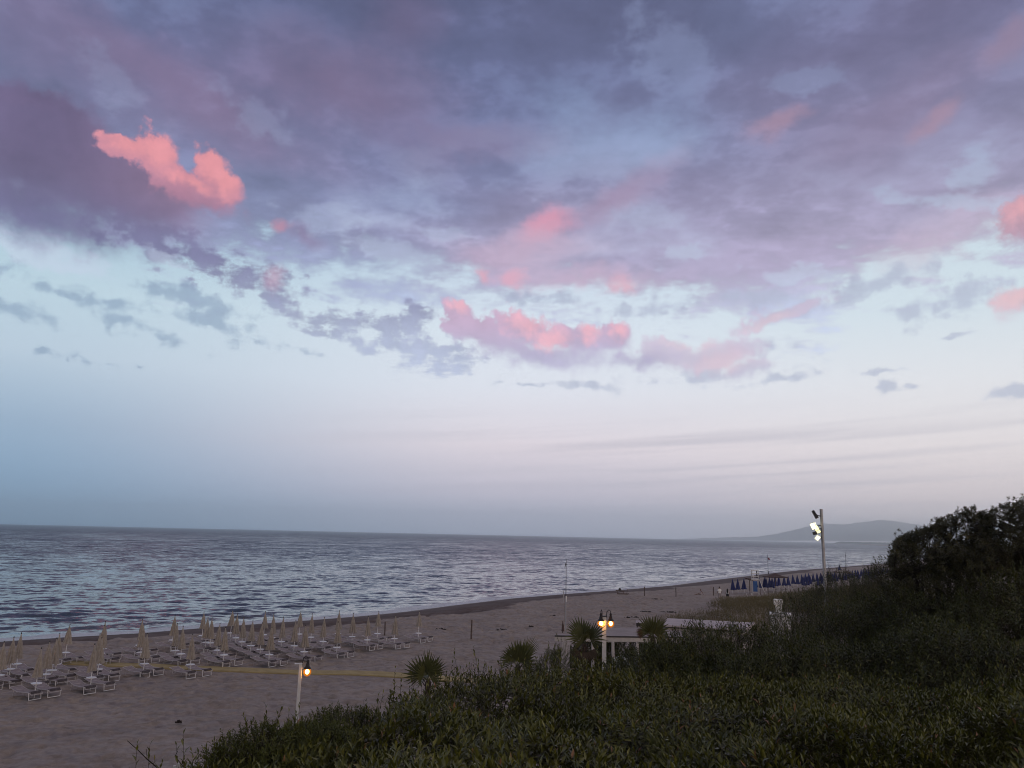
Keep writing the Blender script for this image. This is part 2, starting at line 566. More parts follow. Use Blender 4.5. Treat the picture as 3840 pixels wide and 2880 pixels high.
def terrain(x, y, d=None, fine=True):
    d = inland(x, y) if d is None else d
    wob = (N1(x, y, 9.0) - 0.5) * 2.0
    z = np.where(d > 0, -1.0 + sstep(d + wob * np.clip(d, 0, 4) * .3, -6.0, 12.0) * 1.38 - 0.357, -1.0 + np.maximum(d * 0.06, -6.0) + 0.0)
    z = np.where(d > 0, -1.0 + np.clip(d / 11.5, 0, 1) ** 0.8, z)
    z = z + np.where(d > 9, (N2(x, y, 6.0) - 0.5) * 0.10 + (N3(x, y, 2.2) - 0.5) * 0.05, 0)
    r = np.hypot(x, y)
    az = np.degrees(np.arctan2(x, y))
    z = z + 5.0 * bank(x, y) * (d > 0)
    # low dune on the right
    dune = sstep(az, 12, 18) * sstep(r, 56, 70) * (1 - sstep(r, 96, 122)) * sstep(d, 16, 30)
    z = z + dune * (0.55 + 0.5 * N2(x, y, 11.0))
    if fine:
        vis = sstep(r, 22, 30) * (1 - sstep(r, 90, 170)) * sstep(d, 5, 10)
        f = N1(x, y, 0.62) * 0.6 + N3(x + 31, y - 17, 0.34) * 0.4
        pits = -0.16 * sstep(f, 0.56, 0.78)
        ridge = 0.20 * (N2(x + 5, y + 9, 0.8) - 0.5) + 0.20 * (N1(x + 15, y + 3, 1.5) - 0.5) + 0.04 * (N1(x - 7, y, 0.27) - 0.5)
        tread = (1.0 if PATH is None else sstep(path_dist(x, y), 0.8, 1.7)) * (0.55 + 0.45 * sstep(N2(x, y, 7.5), 0.35, 0.7))
        z = z + vis * (pits + ridge) * tread
    return z


def ground_z(x, y):
    return float(terrain(np.array([float(x)]), np.array([float(y)]), fine=False)[0])


def polar_sheet(rs, azs):
    A, Rr = np.meshgrid(np.radians(azs), rs)
    return (Rr * np.sin(A)).ravel(), (Rr * np.cos(A)).ravel()


def grid_faces(nr, na, wrap=False):
    i = np.arange(nr - 1)[:, None] * na
    j = np.arange(na - (0 if wrap else 1))[None, :]
    j1 = (j + 1) % na
    return np.stack([(i + j).ravel(), (i + j1).ravel(), (i + na + j1).ravel(), (i + na + j).ravel()], 1)


def sand_material():
    mt = bpy.data.materials.new('sand')
    mt.use_nodes = True
    t = mt.node_tree
    g = G(t)
    p = t.nodes['Principled BSDF']
    co = g.node('ShaderNodeTexCoord').outputs['Object']
    at = g.node('ShaderNodeAttribute', attribute_name='inland').outputs['Fac']
    n1, _ = g.noise(co, 0.22, 4, 0.6)
    n2, _ = g.noise(co, 3.2, 5, 0.65)
    n3, _ = g.noise(co, 0.06, 3, 0.5)
    n4, _ = g.noise(co, 40.0, 3, 0.6)
    dry = g.mix(g.step(g.add(g.mul(n1, 0.5), g.mul(n2, 0.5)), 0.36, 0.64), (0.300, 0.248, 0.215, 1), (0.400, 0.335, 0.290, 1))
    dry = g.mix(g.mul(g.step(n4, 0.5, 0.75), 0.35), dry, (0.235, 0.20, 0.19, 1))
    damp_tread_shade, _ = g.noise(co, 1.5, 4, 0.65)
    dry = g.mix(g.mul(g.step(damp_tread_shade, 0.50, 0.62), 0.34), dry, (0.185, 0.150, 0.138, 1))  # darker blotches: footprint shading put into the colour, along with damp clods
    wet = g.mix(g.step(n1, 0.35, 0.65), (0.105, 0.075, 0.066, 1), (0.145, 0.108, 0.096, 1))
    edge = g.add(at, g.mul(g.sub(n3, 0.5), 12.0), g.mul(g.sub(n1, 0.5), 3.0))
    wetness = g.step(edge, 11.6, 10.2)
    earth = g.mix(g.step(n2, 0.35, 0.65), (0.050, 0.040, 0.026, 1), (0.095, 0.076, 0.048, 1))
    bk = g.node('ShaderNodeAttribute', attribute_name='bank').outputs['Fac']
    dry = g.mix(g.step(g.add(bk, g.mul(g.sub(n1, 0.5), 0.5)), 0.25, 0.55), dry, earth)
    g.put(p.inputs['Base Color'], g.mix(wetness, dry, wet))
    g.put(p.inputs['Roughness'], g.step(at, 0.3, 3.5, 0.30, 0.95))
    p.inputs['Specular IOR Level'].default_value = 0.25
    b = g.node('ShaderNodeBump')
    b.inputs['Strength'].default_value = 0.5
    b.inputs['Distance'].default_value = 0.07
    g.put(b.inputs['Height'], g.add(n2, g.mul(n4, 0.3)))
    # trodden relief finer than the mesh
    flat = g.vm('MULTIPLY', co, (1.0, 1.0, 0.0))
    _, t1 = g.noise(flat, 1.7, 4, 0.62)
    tilt = g.vm('SCALE', g.vm('SUBTRACT', t1, (0.5, 0.5, 0.5)), g.step(at, 9.0, 14.0, 0.25, 4.2))
    g.put(p.inputs['Normal'], g.vm('NORMALIZE', g.vm('ADD', b.outputs[0], g.vm('MULTIPLY', tilt, (1.0, 1.0, 0.0)))))
    return mt


def build_ground():
    rs = np.concatenate([np.geomspace(1.2, 26, 70, endpoint=False), np.geomspace(26, 130, 520, endpoint=False), np.geomspace(130, 8500, 150)])
    azs = np.concatenate([np.linspace(-180, -42, 70, endpoint=False), np.linspace(-42, 37, 820, endpoint=False), np.linspace(37, 180, 72, endpoint=False)])
    x, y = polar_sheet(rs, azs)
    d = inland(x, y)
    z = terrain(x, y, d)
    F = grid_faces(len(rs), len(azs), wrap=True)
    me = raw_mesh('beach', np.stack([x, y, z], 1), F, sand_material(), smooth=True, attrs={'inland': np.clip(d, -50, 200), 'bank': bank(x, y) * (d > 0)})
    return structure('beach', me)


build_ground()


# ------------------------------------------------------------------ sea
def water_material():
    mt = bpy.data.materials.new('sea_water')
    mt.use_nodes = True
    t = mt.node_tree
    g = G(t)
    p = t.nodes['Principled BSDF']
    co = g.node('ShaderNodeTexCoord').outputs['Object']
    off = g.node('ShaderNodeAttribute', attribute_name='offshore').outputs['Fac']
    dist = g.node('ShaderNodeAttribute', attribute_name='reach').outputs['Fac']
    p.inputs['IOR'].default_value = 1.333
    p.inputs['Specular IOR Level'].default_value = 0.5
    # wind lanes across the open water
    W = g.vm('MULTIPLY', co, (0.006, 0.022, 0.0))
    lanes, _ = g.noise(W, 1.0, 4, 0.55)
    # short chop that the mesh is too coarse to carry; crests lie along the coast
    turn = g.xyz(g.vm('DOT_PRODUCT', co, (0.34, -0.94, 0.0)), g.mul(g.vm('DOT_PRODUCT', co, (0.94, 0.34, 0.0)), 0.55), 0.0)
    _, f1 = g.noise(turn, 1.3, 3, 0.6)
    _, f2 = g.noise(turn, 0.30, 3, 0.6)
    _, f3 = g.noise(g.vm('ADD', turn, (31.0, 7.0, 0.0)), 0.055, 4, 0.65)
    half = (0.5, 0.5, 0.5)
    slick, _ = g.noise(g.vm('MULTIPLY', co, (0.0045, 0.05, 0.0)), 1.0, 3, 0.5)
    amp = g.mul(g.step(lanes, 0.32, 0.68, 0.7, 1.15), g.step(g.mul(g.step(slick, 0.60, 0.66), g.step(dist, 130, 260)), 0.0, 1.0, 1.0, 0.25))
    s1 = g.vm('SCALE', g.vm('SUBTRACT', f1, half), g.mul(amp, g.step(dist, 40, 180, 0.6, 0.85)))
    s2 = g.vm('SCALE', g.vm('SUBTRACT', f2, half), g.mul(amp, g.step(dist, 80, 260, 0.25, 0.80)))
    s3 = g.vm('SCALE', g.vm('SUBTRACT', f3, half), g.mul(amp, g.step(dist, 150, 800, 0.1, 0.75)))
    sl = g.vm('ADD', g.vm('ADD', s1, s2), g.vm('ADD', s3, g.vm('SCALE', (0.40, -0.92, 0.0), g.step(dist, 60, 400, 0.05, 0.20))))
    nrm = g.node('ShaderNodeNewGeometry').outputs['Normal']
    g.put(p.inputs['Normal'], g.vm('NORMALIZE', g.vm('ADD', nrm, g.vm('MULTIPLY', sl, (1.0, 1.0, 0.0)))))
    # foam: swash line and a few broken crests close in
    wob, _ = g.noise(co, 0.16, 3, 0.6)
    fr, _ = g.noise(turn, 1.6, 5, 0.7)
    o2 = g.add(off, g.mul(g.sub(wob, 0.5), 5.0))
    line = g.mul(g.step(o2, 3.8, 1.4), g.step(fr, 0.32, 0.50))
    crest = g.mul(g.step(g.m('ABSOLUTE', g.sub(o2, 6.2)), 1.0, 0.2), g.step(fr, 0.50, 0.60), g.step(wob, 0.50, 0.60))
    crest2 = g.mul(g.step(g.m('ABSOLUTE', g.sub(o2, 13.0)), 1.2, 0.2), g.step(fr, 0.56, 0.64), g.step(wob, 0.52, 0.60))
    foam = g.m('MULTIPLY', g.mn(g.add(line, crest, crest2), 1.0), 0.85)
    deep = g.mix(g.step(off, 1.0, 16.0), (0.075, 0.080, 0.082, 1), (0.026, 0.048, 0.078, 1))
    g.put(p.inputs['Base Color'], g.mix(foam, deep, (0.72, 0.74, 0.78, 1)))
    g.put(p.inputs['Roughness'], g.mx(g.mul(foam, 0.7), g.step(dist, 80, 1500, 0.08, 0.30)))
    return mt


def build_sea():
    rs = [58.0]
    while rs[-1] < 10000:
        rs.append(rs[-1] + 0.24 * (rs[-1] / 65.0) ** 1.62)
    rs = np.array(rs)
    azs = np.concatenate([np.linspace(-140, -37, 40, endpoint=False), np.linspace(-37, 33, 900, endpoint=False), np.linspace(33, 60, 20)])
    x, y = polar_sheet(rs, azs)
    d = -inland(x, y)
    r = np.hypot(x, y)
    cell = np.maximum(0.24 * (r / 65.0) ** 1.62, r * math.radians(70 / 900.0))
    z = np.zeros_like(x)
    q = np.random.default_rng(11)
    wind = math.atan2(-0.90, 0.34)
    n = 64
    for k in range(n):
        lam = 0.6 * (7.0 / 0.6) ** ((k / (n - 1.0)) ** 1.2)
        th = wind + q.normal(0, 0.45 if lam > 2.0 else 0.7)
        kx, ky = math.cos(th) * 2 * math.pi / lam, math.sin(th) * 2 * math.pi / lam
        a = 0.032 * lam / (2 * math.pi) * q.uniform(0.6, 1.4) * (0.50 if lam > 4 else (0.9 if lam > 2.2 else 1.35))
        wgt = sstep(lam / cell, 2.2, 4.5)
        ph = kx * x + ky * y + q.uniform(0, 6.28)
        gust = 0.7 + 0.6 * N2(x + 13 * k, y + 7 * k, lam * 5.0)
        z += a * wgt * gust * (np.sin(ph) + 0.22 * np.cos(2 * ph))
    z *= 0.25 + 0.75 * sstep(d, 1.5, 14)
    # low swells folding on the beach
    for off, amp, wd in ((5.4, 0.20, 0.9), (12.0, 0.16, 1.5), (21.0, 0.12, 2.2)):
        m = off + (N1(x, y, 24.0) - 0.5) * 5.0
        z += amp * np.exp(-((d - m) / wd) ** 2) * sstep(N3(x, y, 17.0), 0.30, 0.62)
    F = grid_faces(len(rs), len(azs))
    keep = (d.reshape(-1)[F].max(1) > -3.0)
    me = raw_mesh('sea', np.stack([x, y, z + SEA], 1), F[keep], water_material(), smooth=True, attrs={'offshore': np.clip(d, -10, 300), 'reach': np.clip(r, 0, 20000)})
    print('sea', len(x), len(rs))
    return structure('sea', me)


build_sea()


# ------------------------------------------------------------------ far coast
def ridge(name, az0, az1, dist, depth, profile, n, mat):
    """a long solid land form standing at its true distance"""
    azs = np.radians(np.linspace(az0, az1, n))
    V, F = [], []
    m = 7
    for i, a in enumerate(azs):
        h = profile(i / (n - 1.0))
        for j in range(m):
            tt = j / (m - 1.0)
            rr = dist + depth * tt
            V.append((rr * math.sin(a), rr * math.cos(a), SEA - 0.6 + h * math.sin(math.pi * (0.02 + 0.96 * tt)) ** 0.8))
    for i in range(n - 1):
        for j in range(m - 1):
            F.append((i * m + j, (i + 1) * m + j, (i + 1) * m + j + 1, i * m + j + 1))
    return structure(name, raw_mesh(name, V, F, mat, smooth=True))


hill_mat = material('far_hillside', (0.20, 0.19, 0.18), 0.9, 0.1, var=0.2, scale=0.002)
cape_mat = material('cape_scrub', (0.035, 0.05, 0.045), 0.9, 0.1, var=0.3, scale=0.02)
NA = Field(21)


def _hills(t):
    az = 12.0 + 26.0 * t
    base = np.interp(az, [12, 14, 17.5, 19, 20.5, 21.7, 23.0, 24.2, 25.4, 27, 29, 32, 35, 38],
                     [0, 30, 70, 130, 225, 300, 285, 325, 365, 320, 240, 290, 320, 250])
    return 0.745 * float(base + 14 * (NA(np.array([az * 9.0]), np.array([0.5]), 2.0)[0] - 0.5) + 6 * (NA(np.array([az * 30.0]), np.array([3.5]), 2.0)[0] - 0.5))


ridge('hills', 12, 38, 9600, 700, _hills, 240, hill_mat)


def _cape(t):
    e = min(1.0, t / 0.05)
    return float(e * (9.0 + 6.0 * NA(np.array([t * 420.0]), np.array([8.5]), 2.0)[0] + 3.0 * NA(np.array([t * 1500.0]), np.array([5.5]), 2.0)[0] + 3.0 * t))


ridge('headland', 22.3, 33.0, 5350, 500, _cape, 420, cape_mat)

# ------------------------------------------------------------------ air
def build_haze():
    x0, x1, y0, y1, z0, z1 = -10700, 10700, -10700, 10700, -16.0, 290.0
    V = [(x0, y0, z0), (x1, y0, z0), (x1, y1, z0), (x0, y1, z0), (x0, y0, z1), (x1, y0, z1), (x1, y1, z1), (x0, y1, z1)]
    F = [(0, 3, 2, 1), (4, 5, 6, 7), (0, 1, 5, 4), (1, 2, 6, 5), (2, 3, 7, 6), (3, 0, 4, 7)]
    mt = bpy.data.materials.new('haze_air')
    mt.use_nodes = True
    t = mt.node_tree
    t.nodes.clear()
    o = t.nodes.new('ShaderNodeOutputMaterial')
    v = t.nodes.new('ShaderNodeVolumePrincipled')
    v.inputs['Color'].default_value = (0.88, 0.96, 1.0, 1)
    v.inputs['Density'].default_value = 1.75e-4
    v.inputs['Anisotropy'].default_value = 0.88
    t.links.new(v.outputs[0], o.inputs['Volume'])
    h = link('haze', raw_mesh('haze', V, F, mt))
    h['kind'] = 'stuff'
    h['label'] = 'pale blue evening haze over the sea and far coast'
    h['category'] = 'haze'


build_haze()

# ------------------------------------------------------------------ solid shape helper
class Shape:
    """collects boxes, bars, tubes and lathes and links them as ONE mesh"""
    def __init__(self):
        self.V, self.F = [], []

    def _put(self, V, F):
        o = len(self.V)
        self.V += [tuple(map(float, v)) for v in V]
        self.F += [tuple(o + i for i in f) for f in F]
        return self

    def box(self, c, s, rz=0.0, bevel=0.0):
        cx, cy, cz = c
        hx, hy, hz = s[0] / 2, s[1] / 2, s[2] / 2
        co, si = math.cos(rz), math.sin(rz)
        if bevel > 0:
            b = min(bevel, hx * .45, hy * .45, hz * .45)
            rings = []
            for z, k in ((-hz, 1), (-hz + b, 0), (hz - b, 0), (hz, 1)):
                x, y = hx - b * k, hy - b * k
                ring = [(-x, -y + (0 if k else b)), (-x + (0 if k else b), -y), (x - (0 if k else b), -y), (x, -y + (0 if k else b)),
                        (x, y - (0 if k else b)), (x - (0 if k else b), y), (-x + (0 if k else b), y), (-x, y - (0 if k else b))]
                if k:
                    ring = [(-x, -y + b * .01), (-x + b * .01, -y), (x - b * .01, -y), (x, -y + b * .01), (x, y - b * .01), (x - b * .01, y), (-x + b * .01, y), (-x, y - b * .01)]
                rings.append([(cx + co * p - si * q, cy + si * p + co * q, cz + z) for p, q in ring])
            V = sum(rings, [])
            F = [tuple(reversed(range(8))), tuple(range(24, 32))]
            for k in range(3):
                for i in range(8):
                    F.append((k * 8 + i, k * 8 + (i + 1) % 8, k * 8 + 8 + (i + 1) % 8, k * 8 + 8 + i))
            return self._put(V, F)
        P = [(-hx, -hy), (hx, -hy), (hx, hy), (-hx, hy)]
        V = [(cx + co * x - si * y, cy + si * x + co * y, cz + z) for z in (-hz, hz) for x, y in P]
        return self._put(V, [(3, 2, 1, 0), (4, 5, 6, 7), (0, 1, 5, 4), (1, 2, 6, 5), (2, 3, 7, 6), (3, 0, 4, 7)])

    def tube(self, pts, r, n=8, r1=None, caps=True):
        """round bar through points, tapering from r to r1"""
        pts = [np.array(p, float) for p in pts]
        r1 = r if r1 is None else r1
        m = len(pts)
        V, F = [], []
        ref = None
        for i, p in enumerate(pts):
            t = (pts[min(i + 1, m - 1)] - pts[max(i - 1, 0)])
            t /= (np.linalg.norm(t) + 1e-12)
            if ref is None:
                ref = np.cross(t, [0, 0, 1.0]) if abs(t[2]) < 0.9 else np.cross(t, [1.0, 0, 0])
            a = ref - t * (ref @ t)
            a /= (np.linalg.norm(a) + 1e-12)
            ref = a
            b = np.cross(t, a)
            rr = r + (r1 - r) * i / max(1, m - 1)
            for k in range(n):
                an = 2 * math.pi * k / n
                V.append(p + rr * (math.cos(an) * a + math.sin(an) * b))
        for i in range(m - 1):
            for k in range(n):
                F.append((i * n + k, i * n + (k + 1) % n, (i + 1) * n + (k + 1) % n, (i + 1) * n + k))
        if caps:
            F.append(tuple(reversed(range(n))))
            F.append(tuple((m - 1) * n + k for k in range(n)))
        return self._put(V, F)

    def lathe(self, prof, c=(0, 0, 0), n=16, caps=True):
        V, F = [], []
        for r, z in prof:
            for k in range(n):
                a = 2 * math.pi * k / n
                V.append((c[0] + r * math.cos(a), c[1] + r * math.sin(a), c[2] + z))
        m = len(prof)
        for i in range(m - 1):
            for k in range(n):
                F.append((i * n + k, i * n + (k + 1) % n, (i + 1) * n + (k + 1) % n, (i + 1) * n + k))
        if caps:
            F.append(tuple(reversed(range(n))))
            F.append(tuple((m - 1) * n + k for k in range(n)))
        return self._put(V, F)

    def link(self, name, mat, parent=None, smooth=False):
        me = raw_mesh(name, self.V, self.F, mat, smooth)
        if smooth:
            try:
                me.set_sharp_from_angle(angle=R(40))
            except Exception:
                pass
        return link(name, me, parent)


ORD = ['first', 'second', 'third', 'fourth', 'fifth', 'sixth', 'seventh', 'eighth', 'ninth', 'tenth', 'eleventh', 'twelfth', 'thirteenth', 'fourteenth', 'fifteenth', 'sixteenth',
       'seventeenth', 'eighteenth', 'nineteenth']
TENS = {2: ('twenty', 'twentieth'), 3: ('thirty', 'thirtieth'), 4: ('forty', 'fortieth'), 5: ('fifty', 'fiftieth'), 6: ('sixty', 'sixtieth'), 7: ('seventy', 'seventieth')}


def nth(k):
    """0 -> first"""
    k += 1
    if k < 20:
        return ORD[k - 1]
    a, b = divmod(k, 10)
    return TENS[a][1] if b == 0 else TENS[a][0] + '-' + ORD[b - 1]


white_paint = material('white_paint', (0.78, 0.76, 0.74), 0.45, 0.5, var=0.06, scale=5)
white_metal = material('white_tube', (0.86, 0.83, 0.82), 0.35, 0.5, var=0.04)
dull_tube = material('dull_tube', (0.55, 0.50, 0.50), 0.5, 0.4, var=0.1)
table_white = material('table_plastic', (0.88, 0.86, 0.86), 0.4, 0.5, var=0.03)
beige_cloth = material('beige_canvas', (0.385, 0.335, 0.29), 0.85, 0.2, var=0.14, scale=7)
sling_cloth = material('mauve_sling', (0.32, 0.27, 0.272), 0.8, 0.2, var=0.12, scale=9)
shade_dark = material('foot_shade_dark', (0.10, 0.082, 0.085), 0.8, 0.2, var=0.2)
navy_cloth = material('navy_canvas', (0.030, 0.036, 0.135), 0.8, 0.2, var=0.25, scale=4)
dark_iron = material('dark_iron', (0.035, 0.028, 0.028), 0.5, 0.4, var=0.2)
old_wood = material('weathered_wood', (0.115, 0.080, 0.065), 0.85, 0.2, var=0.35, scale=12, bump=0.4)
straw = material('dark_straw', (0.10, 0.065, 0.055), 0.9, 0.15, var=0.35, scale=14)
grey_metal = material('galvanised', (0.42, 0.41, 0.42), 0.5, 0.5, metal=0.3, var=0.1)


# ------------------------------------------------------------------ furled beige parasols with tray tables
def furled(shape, top, hem, r0, r1, folds, q, n=54, m=13, lean=(0, 0)):
    V, F = [], []
    ph = q.uniform(0, 6.28)
    hang = q.uniform(0.86, 1.10, folds * 2)
    for i in range(m):
        t = i / (m - 1.0)
        R0 = r0 + (r1 - r0) * (0.30 * t + 0.70 * t ** 1.35) + 0.03 * math.sin(math.pi * min(1, t * 1.25)) ** 2
        for k in range(n):
            a = 2 * math.pi * k / n
            s = 0.5 + 0.5 * math.cos(folds * a + ph + 0.9 * t)
            w = hang[int(a / (2 * math.pi) * folds * 2) % (folds * 2)]
            rr = R0 * (0.58 + 0.42 * s * min(1, t * 3) + 0.42 * (1 - min(1, t * 3)) * 0.6) * (1 + (w - 1) * t * 0.8)
            zz = top + (hem - top) * t * (1 + (w - 1) * 0.28 * t)
            V.append((rr * math.cos(a) + lean[0] * t, rr * math.sin(a) + lean[1] * t, zz))
    for i in range(m - 1):
        for k in range(n):
            F.append((i * n + k, (i + 1) * n + k, (i + 1) * n + (k + 1) % n, i * n + (k + 1) % n))
    V.append((0, 0, top + 0.02))
    c = len(V) - 1
    for k in range(n):
        F.append((c, k, (k + 1) % n))
    # gathered cloth closes towards the pole at the hem
    V.append((lean[0], lean[1], hem + 0.16))
    c2 = len(V) - 1
    for k in range(n):
        F.append((c2, (m - 1) * n + (k + 1) % n, (m - 1) * n + k))
    shape._put(V, F)


def make_parasol(seed, raised=0.0):
    q = np.random.default_rng(seed)
    root = empty('parasol')
    Shape().tube([(0, 0, -0.25), (0, 0, 2.22)], 0.021, 8).link('pole', white_metal, root, True)
    s = Shape()
    furled(s, 2.27, 0.93 + raised, 0.022, q.uniform(0.25, 0.30), int(q.integers(6, 9)), q, lean=(q.uniform(-.03, .05), q.uniform(-.03, .03)))
    s.link('canopy', beige_cloth, root, True)
    Shape().lathe([(0.012, 2.26), (0.03, 2.28), (0.028, 2.32), (0.008, 2.36)], n=8).link('finial', dark_iron, root, True)
    s = Shape()
    s.lathe([(0.03, 0.585), (0.20, 0.60), (0.245, 0.605), (0.255, 0.625), (0.245, 0.64), (0.035, 0.632)], n=20)
    s.lathe([(0.032, 0.50), (0.05, 0.585)], n=10)
    s.link('table', table_white, root, True)
    return root


def make_sunbed(q):
    """sling lounger: foot at +x, head at -x"""
    root = empty('sunbed')
    W = 0.29

    def zc(x):
        return 0.355 - 0.035 * math.cos((x + 0.05) * 2.0) + (0.20 * max(0.0, -0.18 - x) ** 1.15) + (-0.55 * max(0.0, x - 0.80) ** 2 * 6)
    xs = np.linspace(-0.80, 0.98, 15)
    rails = Shape()
    for s in (-1, 1):
        rails.tube([(x, s * W, zc(x)) for x in xs], 0.014, 6)
    rails.tube([(-0.80, -W, zc(-0.80)), (-0.80, W, zc(-0.80))], 0.014, 6)
    rails.tube([(0.98, -W, zc(0.98)), (0.98, W, zc(0.98))], 0.014, 6)
    rails.link('frame', dull_tube, root, True)
    V, F = [], []
    for i, x in enumerate(np.linspace(-0.78, 0.90, 15)):
        for j, t in enumerate((-1, -0.5, 0, 0.5, 1)):
            V.append((x, t * (W - 0.012), zc(x) + 0.006 - 0.028 * (1 - t * t)))
    for i in range(14):
        for j in range(4):
            F.append((i * 5 + j, (i + 1) * 5 + j, (i + 1) * 5 + j + 1, i * 5 + j + 1))
    o = len(V)
    V += [(a, b, c - 0.008) for a, b, c in V]
    F += [tuple(o + k for k in reversed(f)) for f in F]
    link('sling', raw_mesh('sling', V, F, sling_cloth, True), root)
    for x, dx, mat_r in ((0.80, 0.05, 0.023), (-0.42, -0.06, 0.014)):
        leg = Shape()
        z1 = zc(x)
        leg.tube([(x, -W - .012, z1), (x + dx, -W - .012, 0.015), (x + dx, W + .012, 0.015), (x, W + .012, z1)], mat_r, 6)
        leg.tube([(x, -W - .01, z1 - .02), (x, W + .01, z1 - .02)], mat_r, 6)
        leg.link('leg', white_metal if x > 0 else dull_tube, root, True)
    brace = Shape()
    brace.tube([(-0.02, -W, zc(-0.02)), (-0.40, -W, 0.19), (-0.40, W, 0.19), (-0.02, W, zc(-0.02))], 0.009, 5)
    brace.link('brace', dull_tube, root, True)
    # dark strip added across the foot end for the shadow under the sling
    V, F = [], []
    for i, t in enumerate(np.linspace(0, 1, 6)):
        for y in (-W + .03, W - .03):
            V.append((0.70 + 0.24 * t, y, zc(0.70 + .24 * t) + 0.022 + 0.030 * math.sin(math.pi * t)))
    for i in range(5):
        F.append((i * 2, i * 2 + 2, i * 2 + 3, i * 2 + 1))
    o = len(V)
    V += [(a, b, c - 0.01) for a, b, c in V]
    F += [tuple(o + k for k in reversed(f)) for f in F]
    link('foot_shade', raw_mesh('foot_shade', V, F, shade_dark, True), root)
    return root


TOPS = [(14.5, 2406), (55, 2388), (78, 2373), (153, 2433), (188, 2406), (210, 2394), (226, 2376), (259, 2341), (358, 2417), (376, 2379), (381, 2392), (391, 2345), (397, 2330), (532, 2320),
        (539, 2341), (553, 2377), (656, 2307), (668, 2337), (690, 2348), (726, 2379), (767, 2296), (780, 2315), (798, 2317), (824.5, 2339), (849.6, 2352.6), (872, 2288), (892, 2303), (915.5, 2315),
        (949, 2325), (984, 2335.6), (996, 2294), (1017.5, 2351), (1027, 2304), (1062.5, 2315), (1110, 2326), (1127.5, 2292), (1148, 2343), (1172.6, 2303), (1217.6, 2315.6), (1272.5, 2292), (1269.5, 2331),
        (1325.6, 2303), (1382, 2312.6), (1419.5, 2293), (1483, 2308), (1573, 2292)]
RAISED = {7, 20, 25, 30, 35, 43, 45}
TOPS_ORDER = sorted(range(len(TOPS)), key=lambda i: TOPS[i][0])
ROW_W = np.array([0.50, 0.866])                  # along the shore
BED_AXIS = math.atan2(-0.50, 0.866)               # feet point inland


def place_parasols():
    protos = [make_parasol(100 + k) for k in range(5)]
    raised = [make_parasol(200 + k, 0.16 + 0.06 * k) for k in range(2)]
    used = set()
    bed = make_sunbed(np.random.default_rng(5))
    bed_used = False
    q = np.random.default_rng(77)
    for rank, i in enumerate(TOPS_ORDER):
        p = on_level(*TOPS[i], 2.32)
        src = raised[rank % 2] if i in RAISED else protos[rank % 5]
        if src.name in used:
            o = copy_tree(src)
        else:
            o = src
            used.add(src.name)
        gz = ground_z(p[0], p[1])
        o.location = (p[0], p[1], gz)
        o.rotation_euler = (R(q.uniform(-1.2, 1.2)), R(q.uniform(-1.2, 1.2)), q.uniform(0, 6.28))
        tag(o, f'furled beige beach parasol with white tray table, {nth(rank)} beige one from the left', 'parasol', 'furled beige parasols in rows on the sand')
        for side, word in ((-1, 'landward'), (1, 'seaward')):
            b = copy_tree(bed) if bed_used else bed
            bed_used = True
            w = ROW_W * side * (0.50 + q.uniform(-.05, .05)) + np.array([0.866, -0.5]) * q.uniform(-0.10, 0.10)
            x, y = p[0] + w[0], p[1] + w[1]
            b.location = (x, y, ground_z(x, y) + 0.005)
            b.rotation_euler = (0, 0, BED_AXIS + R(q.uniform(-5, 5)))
            side_w = 'far' if side > 0 else 'near'
            tag(b, f'white framed sunbed on the {side_w} side of the {nth(rank)} beige parasol from the left', 'sunbed', 'white framed sunbeds under the beige parasols')
    for s in protos + raised:
        if s.name not in used:
            for ch in list(s.children):
                bpy.data.objects.remove(ch)
            bpy.data.objects.remove(s)
    return bed


BED = place_parasols()


# ------------------------------------------------------------------ the blue club farther along
def zr(ox, oy, k, lst):
    return [(ox + a / k, oy + b / k) for a, b in lst]


BLUE = zr(2600, 2120, 7.373, [(1080, 375), (1225, 372), (1397, 365), (1820, 340), (1960, 330), (2005, 335), (2100, 325), (2175, 335)]) + \
    zr(2840, 2060, 7.373, [(480, 745), (590, 735), (740, 735), (850, 735), (975, 690), (1100, 695), (1220, 690), (1265, 735), (1325, 655), (1372, 725), (1415, 655), (1450, 705), (1540, 655),
                           (1645, 650), (1668, 740), (1745, 650), (1780, 700), (1825, 660), (1935, 620), (1975, 650), (2025, 620), (2085, 655), (2137, 620), (2180, 650)]) + \
    zr(3100, 2040, 7.373, [(355, 750), (455, 770), (520, 760), (580, 740), (640, 730), (705, 730), (790, 710), (845, 710), (880, 760), (950, 700), (1005, 690), (1050, 740), (1090, 685), (1150, 680), (1200, 740),
                           (1245, 735), (1310, 730), (1375, 650), (1440, 680), (1500, 660), (1555, 640), (1630, 635), (1685, 640), (1745, 640)])


def make_blue(seed):
    q = np.random.default_rng(seed)
    root = empty('blue_parasol')
    Shape().tube([(0, 0, -0.3), (0, 0, 2.2)], 0.025, 6).link('pole', white_metal, root, True)
    s = Shape()
    furled(s, 2.25, 0.58, 0.05, 0.46, 6, q, n=28, m=8, lean=(q.uniform(-.05, .12), 0))
    s.link('canopy', navy_cloth, root, True)
    return root


